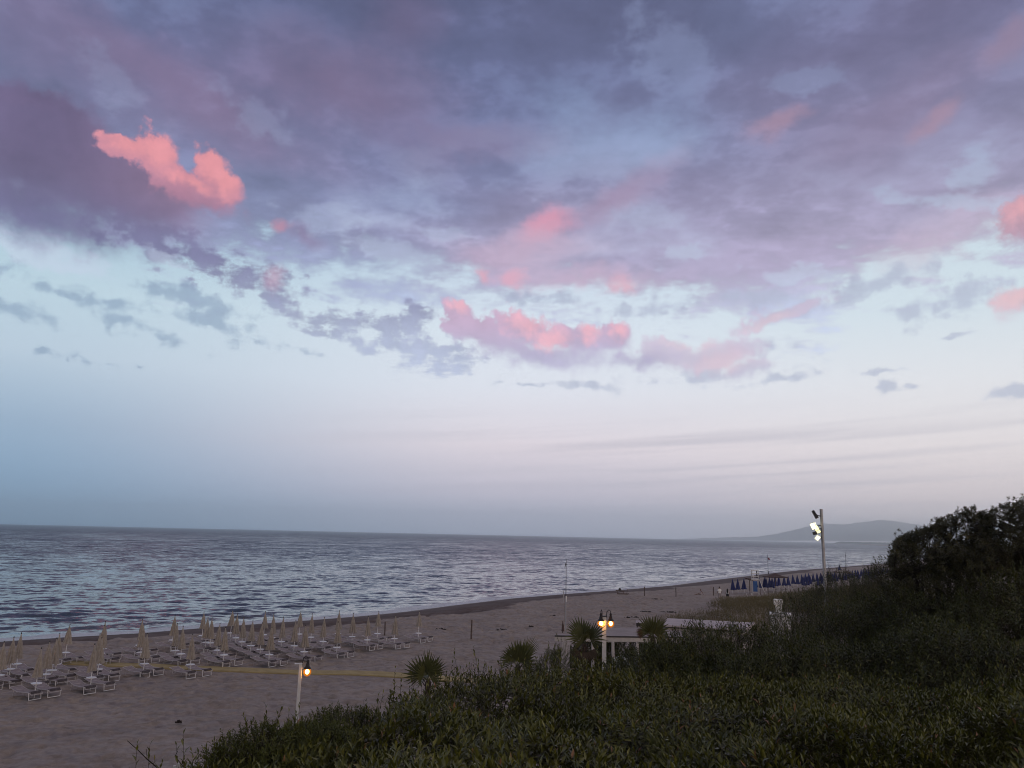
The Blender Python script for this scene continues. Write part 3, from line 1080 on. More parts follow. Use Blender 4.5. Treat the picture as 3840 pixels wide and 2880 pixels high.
def place_blue(bed):
    protos = [make_blue(300 + k) for k in range(4)]
    q = np.random.default_rng(9)
    pts = sorted(BLUE)
    for rank, px in enumerate(pts):
        p = on_level(px[0], px[1], 2.27)
        o = protos[rank] if rank < 4 else copy_tree(protos[rank % 4])
        o.location = (p[0], p[1], ground_z(p[0], p[1]))
        o.rotation_euler = (0, 0, q.uniform(0, 6.28))
        tag(o, f'furled navy blue beach parasol, {nth(rank)} blue one from the left', 'parasol', 'furled navy parasols of the far beach club')
    # white loungers of the first line
    for rank, px in enumerate(pts[:30]):
        p = on_level(px[0], px[1], 2.27)
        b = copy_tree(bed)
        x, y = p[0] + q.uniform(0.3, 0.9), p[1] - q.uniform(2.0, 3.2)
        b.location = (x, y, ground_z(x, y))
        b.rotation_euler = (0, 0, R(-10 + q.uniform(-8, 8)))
        tag(b, f'distant white sunbed in front of the {nth(rank)} navy parasol from the left', 'sunbed', 'white sunbeds in front of the navy parasols')
    p = on_level(3147, 2118.5, 2.0)
    o = copy_tree(protos[1])
    o.location = (p[0], p[1], ground_z(p[0], p[1]))
    tag(o, 'lone furled dark parasol standing at the waterline beside the far flagpole', 'parasol')


place_blue(BED)


def straw_parasol(px, py_top, py_base, w, label, tilt=0.0):
    b = on_level(px, py_base, 0.0)
    D = math.hypot(b[0], b[1])
    h = at_range(px, py_top, D)[2]
    root = empty('straw_parasol', (b[0], b[1], ground_z(b[0], b[1])))
    tag(root, label, 'parasol', 'straw parasols at the far beach club')
    Shape().tube([(0, 0, -0.2), (0, 0, h - 0.15)], 0.06, 8).link('pole', old_wood, root, True)
    s = Shape()
    n = 28
    q = np.random.default_rng(int(px))
    prof = [(0.03, h), (0.16 * w, h - 0.06 * w), (0.34 * w, h - 0.12 * w), (0.5 * w, h - 0.145 * w)]
    V, F = [], []
    for r, z in prof + [(0.47 * w, h - 0.17 * w), (0.05, h - 0.10 * w)]:
        for k in range(n):
            a = 2 * math.pi * k / n
            rr = r * (1 + (0.05 * q.uniform(-1, 1) if r > .4 * w else 0))
            V.append((rr * math.cos(a), rr * math.sin(a), z + math.sin(tilt) * rr * math.cos(a)))
    for i in range(5):
        for k in range(n):
            F.append((i * n + k, (i + 1) * n + k, (i + 1) * n + (k + 1) % n, i * n + (k + 1) % n))
    F.append(tuple(range(n)))
    s._put(V, F)
    s.link('canopy', straw, root, True)


straw_parasol(2910, 2150, 2221, 4.1, 'wide open straw parasol left of the flagged pole among the navy parasols')
straw_parasol(3136, 2141, 2196, 2.0, 'small open straw parasol deep among the navy parasols')
straw_parasol(3180, 2141, 2190, 2.6, 'open straw parasol farthest to the right among the navy parasols')
straw_parasol(2812, 2167, 2226, 1.7, 'small tilted brown parasol beside the blue lookout tower', tilt=-0.35)


# ------------------------------------------------------------------ posts and poles on the beach
def post(px, y_top, y_base, rad, label, mat=None, name='wooden_post', group=None, lean=0.0, cat='post'):
    b = on_level(px, y_base, 0.0)
    for _ in range(6):
        b = on_level(px, y_base, ground_z(b[0], b[1]))
    h = at_range(px, y_top, math.hypot(b[0], b[1]))[2] - b[2]
    q = np.random.default_rng(int(px * 7))
    s = Shape()
    k = 5
    pts = [(lean * h * i / k + q.uniform(-.01, .01), q.uniform(-.01, .01), -0.3 + (h + 0.3) * i / k) for i in range(k + 1)]
    s.tube(pts, rad, 8, rad * 0.86)
    o = s.link(name, mat or old_wood, None, True)
    o.location = b
    tag(o, label, cat, group)
    return o, b, h


post(1442, 2331, 2381, 0.055, 'slim brown post standing behind the right end of the beige parasol rows')
post(1767, 2324, 2399, 0.065, 'lone dark brown post on the open sand between parasols and fan palms')
post(2417, 2200, 2235, 0.07, 'short post near the waterline just right of the boat trolley')
post(2535, 2203, 2237, 0.07, 'short post on the open sand midway between boat trolley and walkers')
post(2675, 2201, 2233, 0.08, 'dark leaning stake just left of the person in the white shirt', lean=0.04)
post(2113, 2214, 2263, 0.05, 'pale thin stake behind the tall flagpole', mat=grey_metal)
for i, (a, y0, y1) in enumerate([(80, 1090, 1250), (195, 1085, 1215), (300, 1075, 1250), (655, 1095, 1170), (785, 1065, 1160), (925, 1110, 1190), (1045, 1095, 1200), (1155, 1080, 1175), (1250, 1055, 1180)]):
    post(2840 + a / 7.373, 2060 + y0 / 7.373, 2060 + y1 / 7.373, 0.075, f'weathered fence post at the dune edge, {nth(i)} from the left below the navy parasols', group='fence posts at the dune edge')


def tall_flagpole():
    b = on_level(2121, 2378, 0.0)
    D = math.hypot(b[0], b[1])
    h = at_range(2121, 2096, D)[2]
    root = empty('flagpole', (b[0], b[1], ground_z(b[0], b[1])))
    tag(root, 'tall thin bare flagpole rising behind the white pavilion roof', 'flagpole')
    Shape().tube([(0, 0, -0.3), (0, 0, 2.9)], 0.045, 8).link('lower_pole', grey_metal, root, True)
    Shape().tube([(0, 0, 2.9), (0, 0, h)], 0.035, 8, 0.022).link('upper_pole', dark_iron, root, True)
    Shape().tube([(0.02, -0.01, 2.75), (0.02, -0.01, 3.25)], 0.05, 8).link('reflection_band', white_metal, root, True)  # white tube added for the bright reflection on the pole
    Shape().tube([(-0.09, 0, 1.0), (-0.10, 0, h - .6), (-0.02, 0, h - .35)], 0.006, 4).link('rope', dark_iron, root)
    f = Shape()
    f.tube([(-0.04, 0, h - .40), (-0.09, .02, h - .62), (-0.12, .01, h - .85)], 0.045, 6, 0.02)
    f.tube([(0, 0, h - .5), (0.12, 0, h - .48)], 0.012, 5)
    f.link('furled_flag', dark_iron, root, True)


tall_flagpole()


def flag_mast(px, y0, y1, label, flag_mat, fx):
    b = on_level(px, y1, -0.6)
    D = math.hypot(b[0], b[1])
    h = at_range(px, y0, D)[2] - b[2]
    root = empty('flag_mast', (b[0], b[1], b[2]))
    tag(root, label, 'flagpole')
    s = Shape()
    s.tube([(0, 0, -0.3), (0, 0, h)], 0.07, 8, 0.05)
    s.link('pole', material('blue_grey_pole', (0.10, 0.12, 0.16), 0.6, 0.4, var=.2), root, True)
    Shape().tube([(0, 0, 0), (0.05, 0, 0.15), (0.02, 0, 0.9)], 0.16, 8, 0.09).link('base', dark_iron, root, True)
    n = 8
    V, F = [], []
    for i in range(n + 1):
        t = i / n
        for j in (0, 1):
            V.append((0.06 + fx * t, 0.05 * math.sin(t * 6), h - 0.75 - 0.45 * t - j * 0.62 * (1 - 0.5 * t)))
    for i in range(n):
        F.append((i * 2, i * 2 + 2, i * 2 + 3, i * 2 + 1))
    o = len(V)
    V += [(a, b_ + 0.02, c) for a, b_, c in V]
    F += [tuple(o + k for k in reversed(f)) for f in F]
    link('flag', raw_mesh('flag', V, F, flag_mat, True), root)


flag_mast(2881, 2079, 2153, 'mast with a small dark red flag beyond the straw parasol', material('red_flag', (0.16, 0.012, 0.03), 0.8, 0.2, var=.2), 0.55)
flag_mast(3173, 2071, 2131, 'far mast with a limp dark flag near the waterline', dark_iron, 0.22)


def furled_banner():
    o, b, h = post(2110, 2330, 2372, 0.05, 'brown stake wrapped in cloth beside the foot of the tall flagpole', name='wrapped_stake', cat='stake')
    s = Shape()
    furled(s, h * .98, 0.12, 0.03, 0.15, 5, np.random.default_rng(4), n=20, m=6)
    s.link('cloth', straw, o, True)


furled_banner()


def lookout_tower():
    b = on_level(2834, 2237, 0.0)
    D = math.hypot(b[0], b[1])
    root = empty('lookout_tower', (b[0], b[1], ground_z(b[0], b[1])), R(-18))
    tag(root, 'white railed lifeguard lookout tower with a tall blue panel', 'tower')
    for x in (-0.5, 0.5):
        for y in (-0.45, 0.45):
            Shape().box((x, y, 1.9), (0.09, 0.09, 4.2)).link('leg', white_paint if y > 0 else grey_metal, root)
    s = Shape()
    s.box((0, 0, 2.62), (1.16, 1.06, 0.10))
    s.link('platform', white_paint, root)
    s = Shape()
    for z in (3.05, 3.45, 3.9):
        s.box((0, -0.50, z), (1.0, 0.05, 0.07))
        s.box((0, 0.50, z), (1.0, 0.05, 0.07))
        s.box((-0.55, 0, z), (0.05, 0.9, 0.07))
    s.box((-0.25, -0.50, 3.4), (0.05, 0.045, 1.3))
    s.link('railing', white_paint, root)
    Shape().box((0.28, -0.40, 3.35), (0.16, 0.12, 1.15), bevel=.03).link('seat_back', dark_iron, root)
    Shape().box((0, -0.53, 1.55), (0.62, 0.05, 1.55), bevel=.015).link('panel', material('blue_board', (0.03, 0.10, 0.30), 0.5, 0.4, var=.15), root)
    s = Shape()
    for y in (-0.22, 0.22):
        s.tube([(0.56, y, 2.7), (1.6, y, 0.0)], 0.035, 6)
    for k in range(7):
        t = (k + .5) / 7
        s.tube([(0.56 + 1.04 * t, -0.22, 2.7 - 2.7 * t), (0.56 + 1.04 * t, 0.22, 2.7 - 2.7 * t)], 0.025, 5)
    s.link('ladder', white_paint, root)


lookout_tower()


def boat_trolley():
    b = on_level(2328, 2232, -0.15)
    root = empty('boat_trolley', (b[0], b[1], ground_z(b[0], b[1])), R(-8))
    tag(root, 'low dark boat trolley with a bundle on top, near the waterline', 'trolley')
    s = Shape()
    s.tube([(-0.55, -0.35, 0.05), (1.05, -0.35, 0.05), (1.15, -0.35, 0.16)], 0.05, 6)
    s.tube([(-0.55, 0.35, 0.05), (1.05, 0.35, 0.05), (1.15, 0.35, 0.16)], 0.05, 6)
    s.link('runners', old_wood, root, True)
    s = Shape()
    s.tube([(-0.75, -0.3, 0.52), (-0.3, -0.3, 0.50), (0.45, -0.3, 0.36)], 0.055, 6)
    s.tube([(-0.75, 0.3, 0.52), (-0.3, 0.3, 0.50), (0.45, 0.3, 0.36)], 0.055, 6)
    for x in (-0.5, -0.1, 0.3):
        s.tube([(x, -0.3, 0.46), (x, 0.3, 0.46)], 0.04, 6)
    for x in (-0.5, 0.4):
        for y in (-0.33, 0.33):
            s.tube([(x, y, 0.05), (x, y, 0.46)], 0.04, 6)
    s.link('deck', old_wood, root, True)
    Shape().lathe([(0.05, 0.50), (0.20, 0.56), (0.22, 0.70), (0.15, 0.84), (0.04, 0.90)], c=(-0.15, 0, 0), n=10).link('bundle', dark_iron, root, True)
    Shape().tube([(0.9, 0.2, 0.1), (1.0, 0.1, 0.75)], 0.03, 5).link('handle', old_wood, root)


boat_trolley()


# ------------------------------------------------------------------ mat path across the sand
def mat_path():
    cl = [(250, 2487), (300, 2489), (463, 2496), (640, 2504), (799, 2512), (1100, 2520), (1380, 2525), (1524, 2533), (1700, 2546), (1890, 2562), (1990, 2570)]
    P = [on_level(*c, 0.0)[:2] for c in cl]
    S = []
    for a, b in zip(P[:-1], P[1:]):
        n = max(2, int(np.linalg.norm(b - a) / 0.4))
        for k in range(n):
            S.append(a + (b - a) * k / n)
    S.append(P[-1])
    S = np.array(S)
    for _ in range(12):
        S[1:-1] = 0.5 * S[1:-1] + 0.25 * (S[:-2] + S[2:])
    T = np.gradient(S, axis=0)
    T /= np.linalg.norm(T, axis=1)[:, None]
    Nn = np.stack([-T[:, 1], T[:, 0]], 1)
    V, F = [], []
    m = 5
    q = np.random.default_rng(3)
    for i, (p, n) in enumerate(zip(S, Nn)):
        for j in range(m):
            o = (j / (m - 1.0) - 0.5) * 1.3
            xy = p + n * (o + (0.03 * q.uniform(-1, 1) if j in (0, m - 1) else 0))
            V.append((xy[0], xy[1], float(terrain(np.array([xy[0]]), np.array([xy[1]]), fine=False)[0]) + (0.085 if 0 < j < m - 1 else 0.07)))
    k = len(S)
    for i in range(k - 1):
        for j in range(m - 1):
            F.append((i * m + j, i * m + j + 1, (i + 1) * m + j + 1, (i + 1) * m + j))
    o = len(V)
    V += [(a, b, c - 0.35) for a, b, c in V]
    F += [tuple(o + z for z in reversed(f)) for f in F]
    for i in range(k - 1):
        for j in (0, m - 1):
            a, b = i * m + j, (i + 1) * m + j
            F.append((a, b, b + o, a + o) if j else (b, a, a + o, b + o))
    structure('path', raw_mesh('path', V, F, material('tan_matting', (0.42, 0.330, 0.165), 0.9, 0.1, var=0.14, scale=1.5, bump=.2)))


mat_path()


# ------------------------------------------------------------------ bits of flotsam on the sand
def flotsam():
    weed = material('dry_seaweed', (0.045, 0.034, 0.03), 0.9, 0.1, var=.3)
    spots = [(668, 2712, .13, 'small dark scrap lying alone on the sand left of the single lamp post'), (2075, 2310, .35, 'dark tuft on the open sand left of the tall flagpole'),
             (1655, 2363, .42, 'dark heap of dry weed just right of the last beige parasol'), (1885, 2364, .40, 'pale grey heap of weed between the lone post and the flagpole'),
             (2462, 2248, .7, 'dark flat line of weed below the midway beach post'), (2380, 2316, .5, 'curled dark weed on the sand above the double lamp'),
             (2358, 2318, .4, 'small dark weed patch left of the curled one above the double lamp'), (2425, 2295, .7, 'loose dark weed patch beside the dune scrub edge'),
             (2500, 2297, .9, 'long dark weed streak against the dune scrub edge'), (1990, 2352, .30, 'tiny dark scrap on the sand left of the wrapped stake')]
    for px, py, sz, lb in spots:
        b = on_level(px, py, 0.0)
        q = np.random.default_rng(int(px))
        s = Shape()
        for k in range(16):
            x, y = q.normal(0, sz * .5), q.normal(0, sz * .22)
            a = q.uniform(0, 3.14)
            l = sz * q.uniform(.15, .35)
            s.tube([(x - l * math.cos(a), y - l * math.sin(a), 0.01), (x, y, 0.03 + q.uniform(0, .10)), (x + l * math.cos(a), y + l * math.sin(a), 0.0)], 0.018 + .03 * sz * q.random(), 5)
        o = s.link('seaweed_clump', weed, None, True)
        o.location = (b[0], b[1], ground_z(b[0], b[1]) + .01)
        tag(o, lb, 'seaweed', 'scraps of weed washed up on the sand')


flotsam()

# ------------------------------------------------------------------ lamps
bulb_mat = material('lit_bulb', (1, 0.8, 0.5), 0.4, emit=(1.0, 0.60, 0.20), power=70.0)


def halo_glass():
    mt = bpy.data.materials.new('halo_glass')
    mt.use_nodes = True
    t = mt.node_tree
    t.nodes.clear()
    g = G(t)
    o = g.node('ShaderNodeOutputMaterial')
    tr = g.node('ShaderNodeBsdfTransparent')
    tr.inputs[0].default_value = (1.0, 0.72, 0.40, 1)
    em = g.node('ShaderNodeEmission')
    em.inputs[0].default_value = (1.0, 0.30, 0.03, 1)  # orange emission put into the glass for the halo round the bulb
    em.inputs[1].default_value = 0.9
    mx = g.node('ShaderNodeMixShader')
    mx.inputs[0].default_value = 0.5
    t.links.new(tr.outputs[0], mx.inputs[1]); t.links.new(em.outputs[0], mx.inputs[2])
    t.links.new(mx.outputs[0], o.inputs[0])
    return mt


HALO_GLASS = halo_glass()


def lantern(parent, at, top_from, size=1.0):
    """bell lantern hung from a crook; at = centre of its glass, top_from = where the crook leaves the post"""
    x, y, z = at
    k = size
    body = Shape()
    fx, fy, fz = top_from
    body.tube([(fx, fy, fz), (fx + (x - fx) * .15, fy + (y - fy) * .15, z + .40 * k), (fx + (x - fx) * .6, fy + (y - fy) * .6, z + .47 * k), (x, y, z + .42 * k), (x, y, z + .30 * k)], 0.014 * k, 7)
    body.lathe([(0.02 * k, .36 * k), (0.045 * k, .31 * k), (0.035 * k, .26 * k), (0.06 * k, .22 * k), (0.065 * k, .16 * k), (0.12 * k, .10 * k), (0.125 * k, .085 * k), (0.02 * k, .09 * k)], c=(x, y, z), n=14)
    b = body.link('lantern', dark_iron, parent, True)
    Shape().lathe([(0.02 * k, .095 * k), (0.085 * k, .08 * k), (0.125 * k, .02 * k), (0.125 * k, -.04 * k), (0.09 * k, -.11 * k), (0.02 * k, -.15 * k)], c=(x, y, z), n=16).link('glass', HALO_GLASS, b, True)
    Shape().lathe([(0.015 * k, .06 * k), (0.055 * k, .03 * k), (0.066 * k, -.015 * k), (0.045 * k, -.06 * k), (0.012 * k, -.085 * k)], c=(x, y, z), n=12).link('bulb', bulb_mat, b, True)


def lamp_posts():
    # single lamp in the middle of the beach
    D = 28.0
    p = at_range(1120, 2600, D)
    gz = ground_z(p[0], p[1])
    top = at_range(1120, 2490, D)[2] - gz
    root = empty('lamp_post', (p[0], p[1], gz), R(14))
    tag(root, 'slim white lamp post with one glowing lantern on the open sand', 'lamp post')
    Shape().box((0, 0, top / 2 - .1), (0.108, 0.108, top + .2), bevel=.008).link('post', white_paint, root)
    Shape().box((-0.07, 0, top + .012), (0.26, 0.12, 0.022)).link('cap_plate', white_paint, root)
    z = at_range(1142, 2517, D)[2] - gz
    lantern(root, (0.225, -0.05, z), (0.05, 0, top - .05), 1.05)
    # double lamp among the palms
    D = 34.0
    p = at_range(2265.5, 2420, D)
    gz = ground_z(p[0], p[1])
    top = at_range(2265.5, 2312, D)[2] - gz
    root = empty('lamp_post', (p[0], p[1], gz), R(-7))
    tag(root, 'white lamp post with a pair of glowing lanterns between two fan palms', 'lamp post')
    Shape().box((0, 0, top / 2 - .2), (0.175, 0.175, top + .4), bevel=.01).link('post', white_paint, root)
    Shape().box((0, 0, top + .015), (0.23, 0.23, 0.03)).link('cap_plate', dark_iron, root)
    z = at_range(2265, 2336, D)[2] - gz
    lantern(root, (-0.135, -0.16, z), (-0.08, -0.05, top - .04), 1.15)
    lantern(root, (0.275, -0.02, z), (0.09, 0, top - .04), 1.15)


lamp_posts()


def floodlights():
    D = 50.0
    p = at_range(3098, 2255, D)
    gz = ground_z(p[0], p[1])
    top = at_range(3080, 1909, D)[2] - gz
    root = empty('floodlight_mast', (p[0], p[1], gz), 0)
    tag(root, 'tall grey mast carrying four floodlights above the dark shrubs', 'floodlight mast')
    # the mast itself leans a little
    tip = at_range(3079, 1909, D)
    lx = (tip[0] - p[0])
    Shape().tube([(0, 0, -.3), (lx, tip[1] - p[1], top)], 0.105, 12, 0.085).link('mast', grey_metal, root, True)
    glow = material('floodlight_lens', (1, .95, .7), 0.3, emit=(1.0, 0.90, 0.42), power=1.5)
    glow2 = material('floodlight_lens_white', (1, .97, .85), 0.3, emit=(1.0, 0.95, 0.66), power=1.6)
    dark = material('floodlight_body', (0.05, 0.045, 0.05), 0.5, 0.4, var=.2)

    def flood(pa, pb, thick, lens_mat, arm_y, lit_len=0.0, face=1):
        """flat housing between two sighted points"""
        A = at_range(*pa, D - .25) - np.array([p[0], p[1], gz])
        B = at_range(*pb, D - .25) - np.array([p[0], p[1], gz])
        ax = (B - A)
        L = np.linalg.norm(ax)
        ax /= L
        vw = np.array([p[0], p[1], 0]) / D
        nn = np.cross(ax, vw)
        nn /= np.linalg.norm(nn)
        ww = np.cross(nn, ax)
        bm = Shape()
        V = []
        for s in (0, 1):
            for t in (-1, 1):
                for u in (-1, 1):
                    V.append((A if s == 0 else B) + nn * t * thick * (1.0 if s else .8) + ww * u * .22)
        bm._put(V, [(0, 1, 3, 2), (4, 6, 7, 5), (0, 4, 5, 1), (2, 3, 7, 6), (0, 2, 6, 4), (1, 5, 7, 3)])
        mid = (A + B) / 2
        pole_pt = at_range(3078 + (arm_y - 1909) * 0.058, arm_y, D) - np.array([p[0], p[1], gz])
        bm.tube([pole_pt, mid], 0.03, 6)
        h = bm.link('floodlight', dark, root)
        if lens_mat:
            V = []
            for dn in (thick * 1.02, thick * 1.02 + 0.03):
                for s in (0.04, 0.96):
                    for u in (-.2, .2):
                        V.append(A + ax * L * s + nn * face * dn + ww * u)
            lens = Shape()
            lens._put(V, [(0, 1, 3, 2), (4, 6, 7, 5), (0, 4, 5, 1), (2, 3, 7, 6), (0, 2, 6, 4), (1, 5, 7, 3)])
            # lit flank towards the viewer: the glass wraps the rim of the housing
            Vs = []
            for dw in (-.225, -.255):
                for s in (0.05, 0.95):
                    for t in (-.8, .8):
                        Vs.append(A + ax * L * s + nn * t * thick + ww * dw)
            lens._put(Vs, [(0, 1, 3, 2), (4, 6, 7, 5), (0, 4, 5, 1), (2, 3, 7, 6), (0, 2, 6, 4), (1, 5, 7, 3)])
            lens.link('lens', lens_mat, h)

    Z = lambda a, b: (2900 + a / 3.6875, 1850 + b / 3.6875)
    flood(Z(545, 240), Z(607, 345), 0.10, None, 1850 + 320 / 3.6875)
    flood(Z(532, 410), Z(572, 500), 0.16, glow2, 1850 + 445 / 3.6875)
    flood(Z(575, 505), Z(630, 480), 0.10, glow, 1850 + 490 / 3.6875)
    flood(Z(545, 560), Z(600, 545), 0.10, None, 1850 + 540 / 3.6875)
    flood(Z(600, 540), Z(652, 520), 0.09, glow, 1850 + 540 / 3.6875)
    flood(Z(595, 648), Z(640, 595), 0.11, glow2, 1850 + 610 / 3.6875)


floodlights()


# ------------------------------------------------------------------ buildings behind the hedge
def slab(s, quad, z0, z1):
    """prism over a plan quadrilateral"""
    V = [(x, y, z0) for x, y in quad] + [(x, y, z1) for x, y in quad]
    s._put(V, [(3, 2, 1, 0), (4, 5, 6, 7), (0, 1, 5, 4), (1, 2, 6, 5), (2, 3, 7, 6), (3, 0, 4, 7)])


roof_mat = material('pale_roofing', (0.34, 0.29, 0.275), 0.8, 0.2, var=.12, scale=1.3)
roof_pink = material('bleached_roofing', (0.50, 0.43, 0.43), 0.8, 0.2, var=.10, scale=1.0)
wall_cream = material('cream_render', (0.46, 0.41, 0.37), 0.85, 0.2, var=.10, scale=.8)
worn_white = material('worn_white', (0.50, 0.46, 0.45), 0.7, 0.3, var=.14, scale=3)
fascia = material('white_fascia', (0.52, 0.48, 0.46), 0.6, 0.3, var=.08)


def pavilion():
    z = 2.72
    fr = [on_level(x, y, z)[:2] for x, y in ((2080, 2384), (2250, 2386), (2560, 2390))]
    bk = [on_level(x, y, z)[:2] for x, y in ((2080, 2377), (2250, 2376), (2250, 2354), (2560, 2352))]
    root = empty('beach_pavilion', (0, 0, 0))
    tag(root, 'flat roofed open beach pavilion on white posts behind the double lamp', 'pavilion')
    s = Shape()
    slab(s, [fr[1], fr[2], bk[3], bk[2]], z - .05, z)
    slab(s, [fr[0], fr[1], bk[1], bk[0]], z - .05, z - .004)
    s.link('roof', roof_mat, root)
    s = Shape()
    q = np.array
    d = (fr[2] - fr[0]) / np.linalg.norm(fr[2] - fr[0])
    nrm = q([d[1], -d[0]])

    def strip(a, b, off, th, z0, z1):
        a, b = q(a), q(b)
        slab(s, [tuple(a + nrm * off), tuple(b + nrm * off), tuple(b + nrm * (off - th)), tuple(a + nrm * (off - th))], z0, z1)
    strip(fr[0], fr[2], 0.03, 0.06, z - .30, z - .055)
    s.link('beam', fascia, root)
    s = Shape()
    strip(fr[0], fr[2], 0.06, 0.09, z - .047, z + .03)
    s.link('roof_edge', dark_iron, root)
    for x in (2120, 2225, 2300, 2392, 2470):
        pt = on_level(x, 2386 + (x - 2080) * .0125, z)[:2] - nrm * .15
        gz = ground_z(pt[0], pt[1])
        Shape().box((pt[0], pt[1], (gz + z - .31) / 2), (0.17, 0.17, z - .31 - gz), bevel=.01).link('post', worn_white, root)
    # translucent screen at the left end
    a, b = on_level(2108, 2388, z)[:2], on_level(2140, 2388, z)[:2]
    s = Shape()
    slab(s, [tuple(a - nrm * .3), tuple(b - nrm * .3), tuple(b - nrm * .34), tuple(a - nrm * .34)], 0.2, z - .35)
    s.link('side_screen', material('milky_screen', (0.50, 0.46, 0.48), 0.5, .4, var=.06), root)
    # white serving counter
    c0, c1 = at_range(2288, 2462, 44.5), at_range(2400, 2462, 44.5)
    h = c0[2]
    s = Shape()
    a, b = c0[:2], c1[:2]
    dd = (b - a) / np.linalg.norm(b - a)
    n2 = q([dd[1], -dd[0]])
    prof = [(0.0, .62), (.06, .86), (.16, .95), (.32, 1.0), (.95, .97), (1.0, .90)]
    V, F = [], []
    for t, k in prof:
        for off in (0, -.5):
            for zz in (0.0, h * k):
                pt = a + (b - a) * t + n2 * off
                V.append((pt[0], pt[1], zz))
    for i in range(len(prof) - 1):
        o = i * 4
        F += [(o, o + 4, o + 5, o + 1), (o + 1, o + 5, o + 7, o + 3), (o + 3, o + 7, o + 6, o + 2)]
    F += [(0, 1, 3, 2), (20, 22, 23, 21)]
    s._put(V, F)
    c = s.link('serving_counter', material('counter_white', (0.62, 0.64, 0.63), 0.5, .4, var=.05), None)
    tag(c, 'long low white counter with a rounded end under the pavilion roof', 'counter')


pavilion()


def bath_house():
    z = 3.0
    fl, frr = on_level(2484, 2343, z)[:2], on_level(2790, 2362, z)[:2]
    bl, br = on_level(2503, 2318, z)[:2], on_level(2830, 2335, z)[:2]
    root = empty('bath_house')
    tag(root, 'long low cream bath house with a bleached flat roof beside the rightmost fan palm', 'building')
    s = Shape()
    slab(s, [fl, frr, br, bl], z - .10, z)
    s.link('roof', roof_pink, root)
    d = (frr - fl) / np.linalg.norm(frr - fl)
    n = np.array([d[1], -d[0]])
    s = Shape()
    slab(s, [tuple(fl + n * .03 - d * .02), tuple(frr + n * .03), tuple(frr - n * .06), tuple(fl - n * .06 - d * .02)], z - .16, z - .104)
    s.link('roof_edge', dark_iron, root)
    s = Shape()
    ins = 0.14
    slab(s, [tuple(fl - n * ins + d * ins), tuple(frr - n * ins - d * ins), tuple(br + n * ins - d * ins), tuple(bl + n * ins + d * ins)], -.3, z - .165)
    s.link('wall', wall_cream, root)
    s = Shape()
    for t in (0.33, 0.36):
        pt = fl + (bl - fl) * .5 + d * np.linalg.norm(frr - fl) * t
        s.tube([(pt[0], pt[1], z), (pt[0], pt[1], z + .35)], 0.018, 5)
    s.link('vent_pipes', dark_iron, root)
    # small canopy at its left end
    a0, a1 = on_level(2386, 2336, 2.6)[:2], on_level(2470, 2339, 2.6)[:2]
    root2 = empty('awning')
    tag(root2, 'short pale canopy with a dark edge between pavilion and bath house', 'canopy')
    dd = (a1 - a0) / np.linalg.norm(a1 - a0)
    nn = np.array([dd[1], -dd[0]])
    s = Shape()
    slab(s, [a0, a1, a1 - nn * 1.6, a0 - nn * 1.6], 2.56, 2.62)
    s.link('roof', roof_pink, root2)
    s = Shape()
    slab(s, [a0 + nn * .04, a1 + nn * .04, a1 + nn * .005, a0 + nn * .005], 2.40, 2.60)
    s.link('roof_edge', dark_iron, root2)
    for t in (0.06, 0.94):
        pt = a0 + (a1 - a0) * t - nn * .2
        Shape().box((pt[0], pt[1], 1.2), (0.1, 0.1, 2.7)).link('post', old_wood, root2)


bath_house()


def vented_hut():
    D = 60.0
    p = at_range(2920, 2290, D)
    gz = ground_z(p[0], p[1])
    zr_ = at_range(2920, 2305, D)[2]
    zt = at_range(2918, 2248, D)[2]
    root = empty('hut', (p[0], p[1], gz), R(-18))
    tag(root, 'white hut roof with a capped square vent rising from the dune scrub', 'hut')
    hr = zr_ - gz
    Shape().box((0.1, 0.6, hr / 2 - .1), (1.35, 1.5, hr - .1)).link('wall', white_paint, root)
    Shape().box((0.1, 0.6, hr), (1.5, 1.65, 0.12), bevel=.02).link('roof', white_paint, root)
    v = Shape()
    ht = zt - gz
    v.box((0, 0.3, (hr + ht - .38) / 2 + .03), (0.42, 0.42, ht - .38 - hr - .06), bevel=.01)
    vent = v.link('vent', white_paint, root)
    c = Shape()
    c.box((0, 0.3, ht - .19), (0.62, 0.62, 0.38), bevel=.03)
    c.link('vent_cap', white_paint, vent)


vented_hut()


def small_sign():
    D = 24.0
    p = at_range(2058, 2530, D)
    gz = ground_z(p[0], p[1])
    root = empty('sign', (p[0], p[1], gz), R(-3))
    tag(root, 'small blank white sign plate on a post in the shrubs left of the double lamp', 'sign')
    h = p[2] - gz
    Shape().box((0, 0.03, h / 2), (0.06, 0.05, h + .1)).link('post', grey_metal, root)
    Shape().box((0, -0.01, h), (0.14, 0.03, 0.26), bevel=.008).link('plate', white_paint, root)


small_sign()


def picket_bit():
    D = 9.3
    q = np.random.default_rng(8)
    a, b = at_range(655, 2868, D), at_range(735, 2870, D)
    root = empty('picket_fence', (a[0], a[1], a[2] - .5))
    tag(root, 'short run of white picket fence at the bottom edge, left of the hedge', 'fence')
    d = (b - a)[:2]
    L = np.linalg.norm(d)
    d /= L
    rz = math.atan2(d[1], d[0])
    n = 7
    gz = ground_z(a[0], a[1]) - a[2] + .5
    for k in range(n):
        x = d * L * k / (n - 1)
        hh = 0.5 + q.uniform(-.015, .015)
        Shape().box((x[0], x[1], (hh + gz) / 2), (0.028, 0.018, hh - gz), rz=rz, bevel=.004).link('picket', white_paint, root)
    s = Shape()
    m = d * L / 2
    s.box((m[0] + d[1] * -.02, m[1] + d[0] * .02, 0.32), (L + .06, 0.016, 0.04), rz=rz)
    s.link('rail', white_paint, root)


picket_bit()


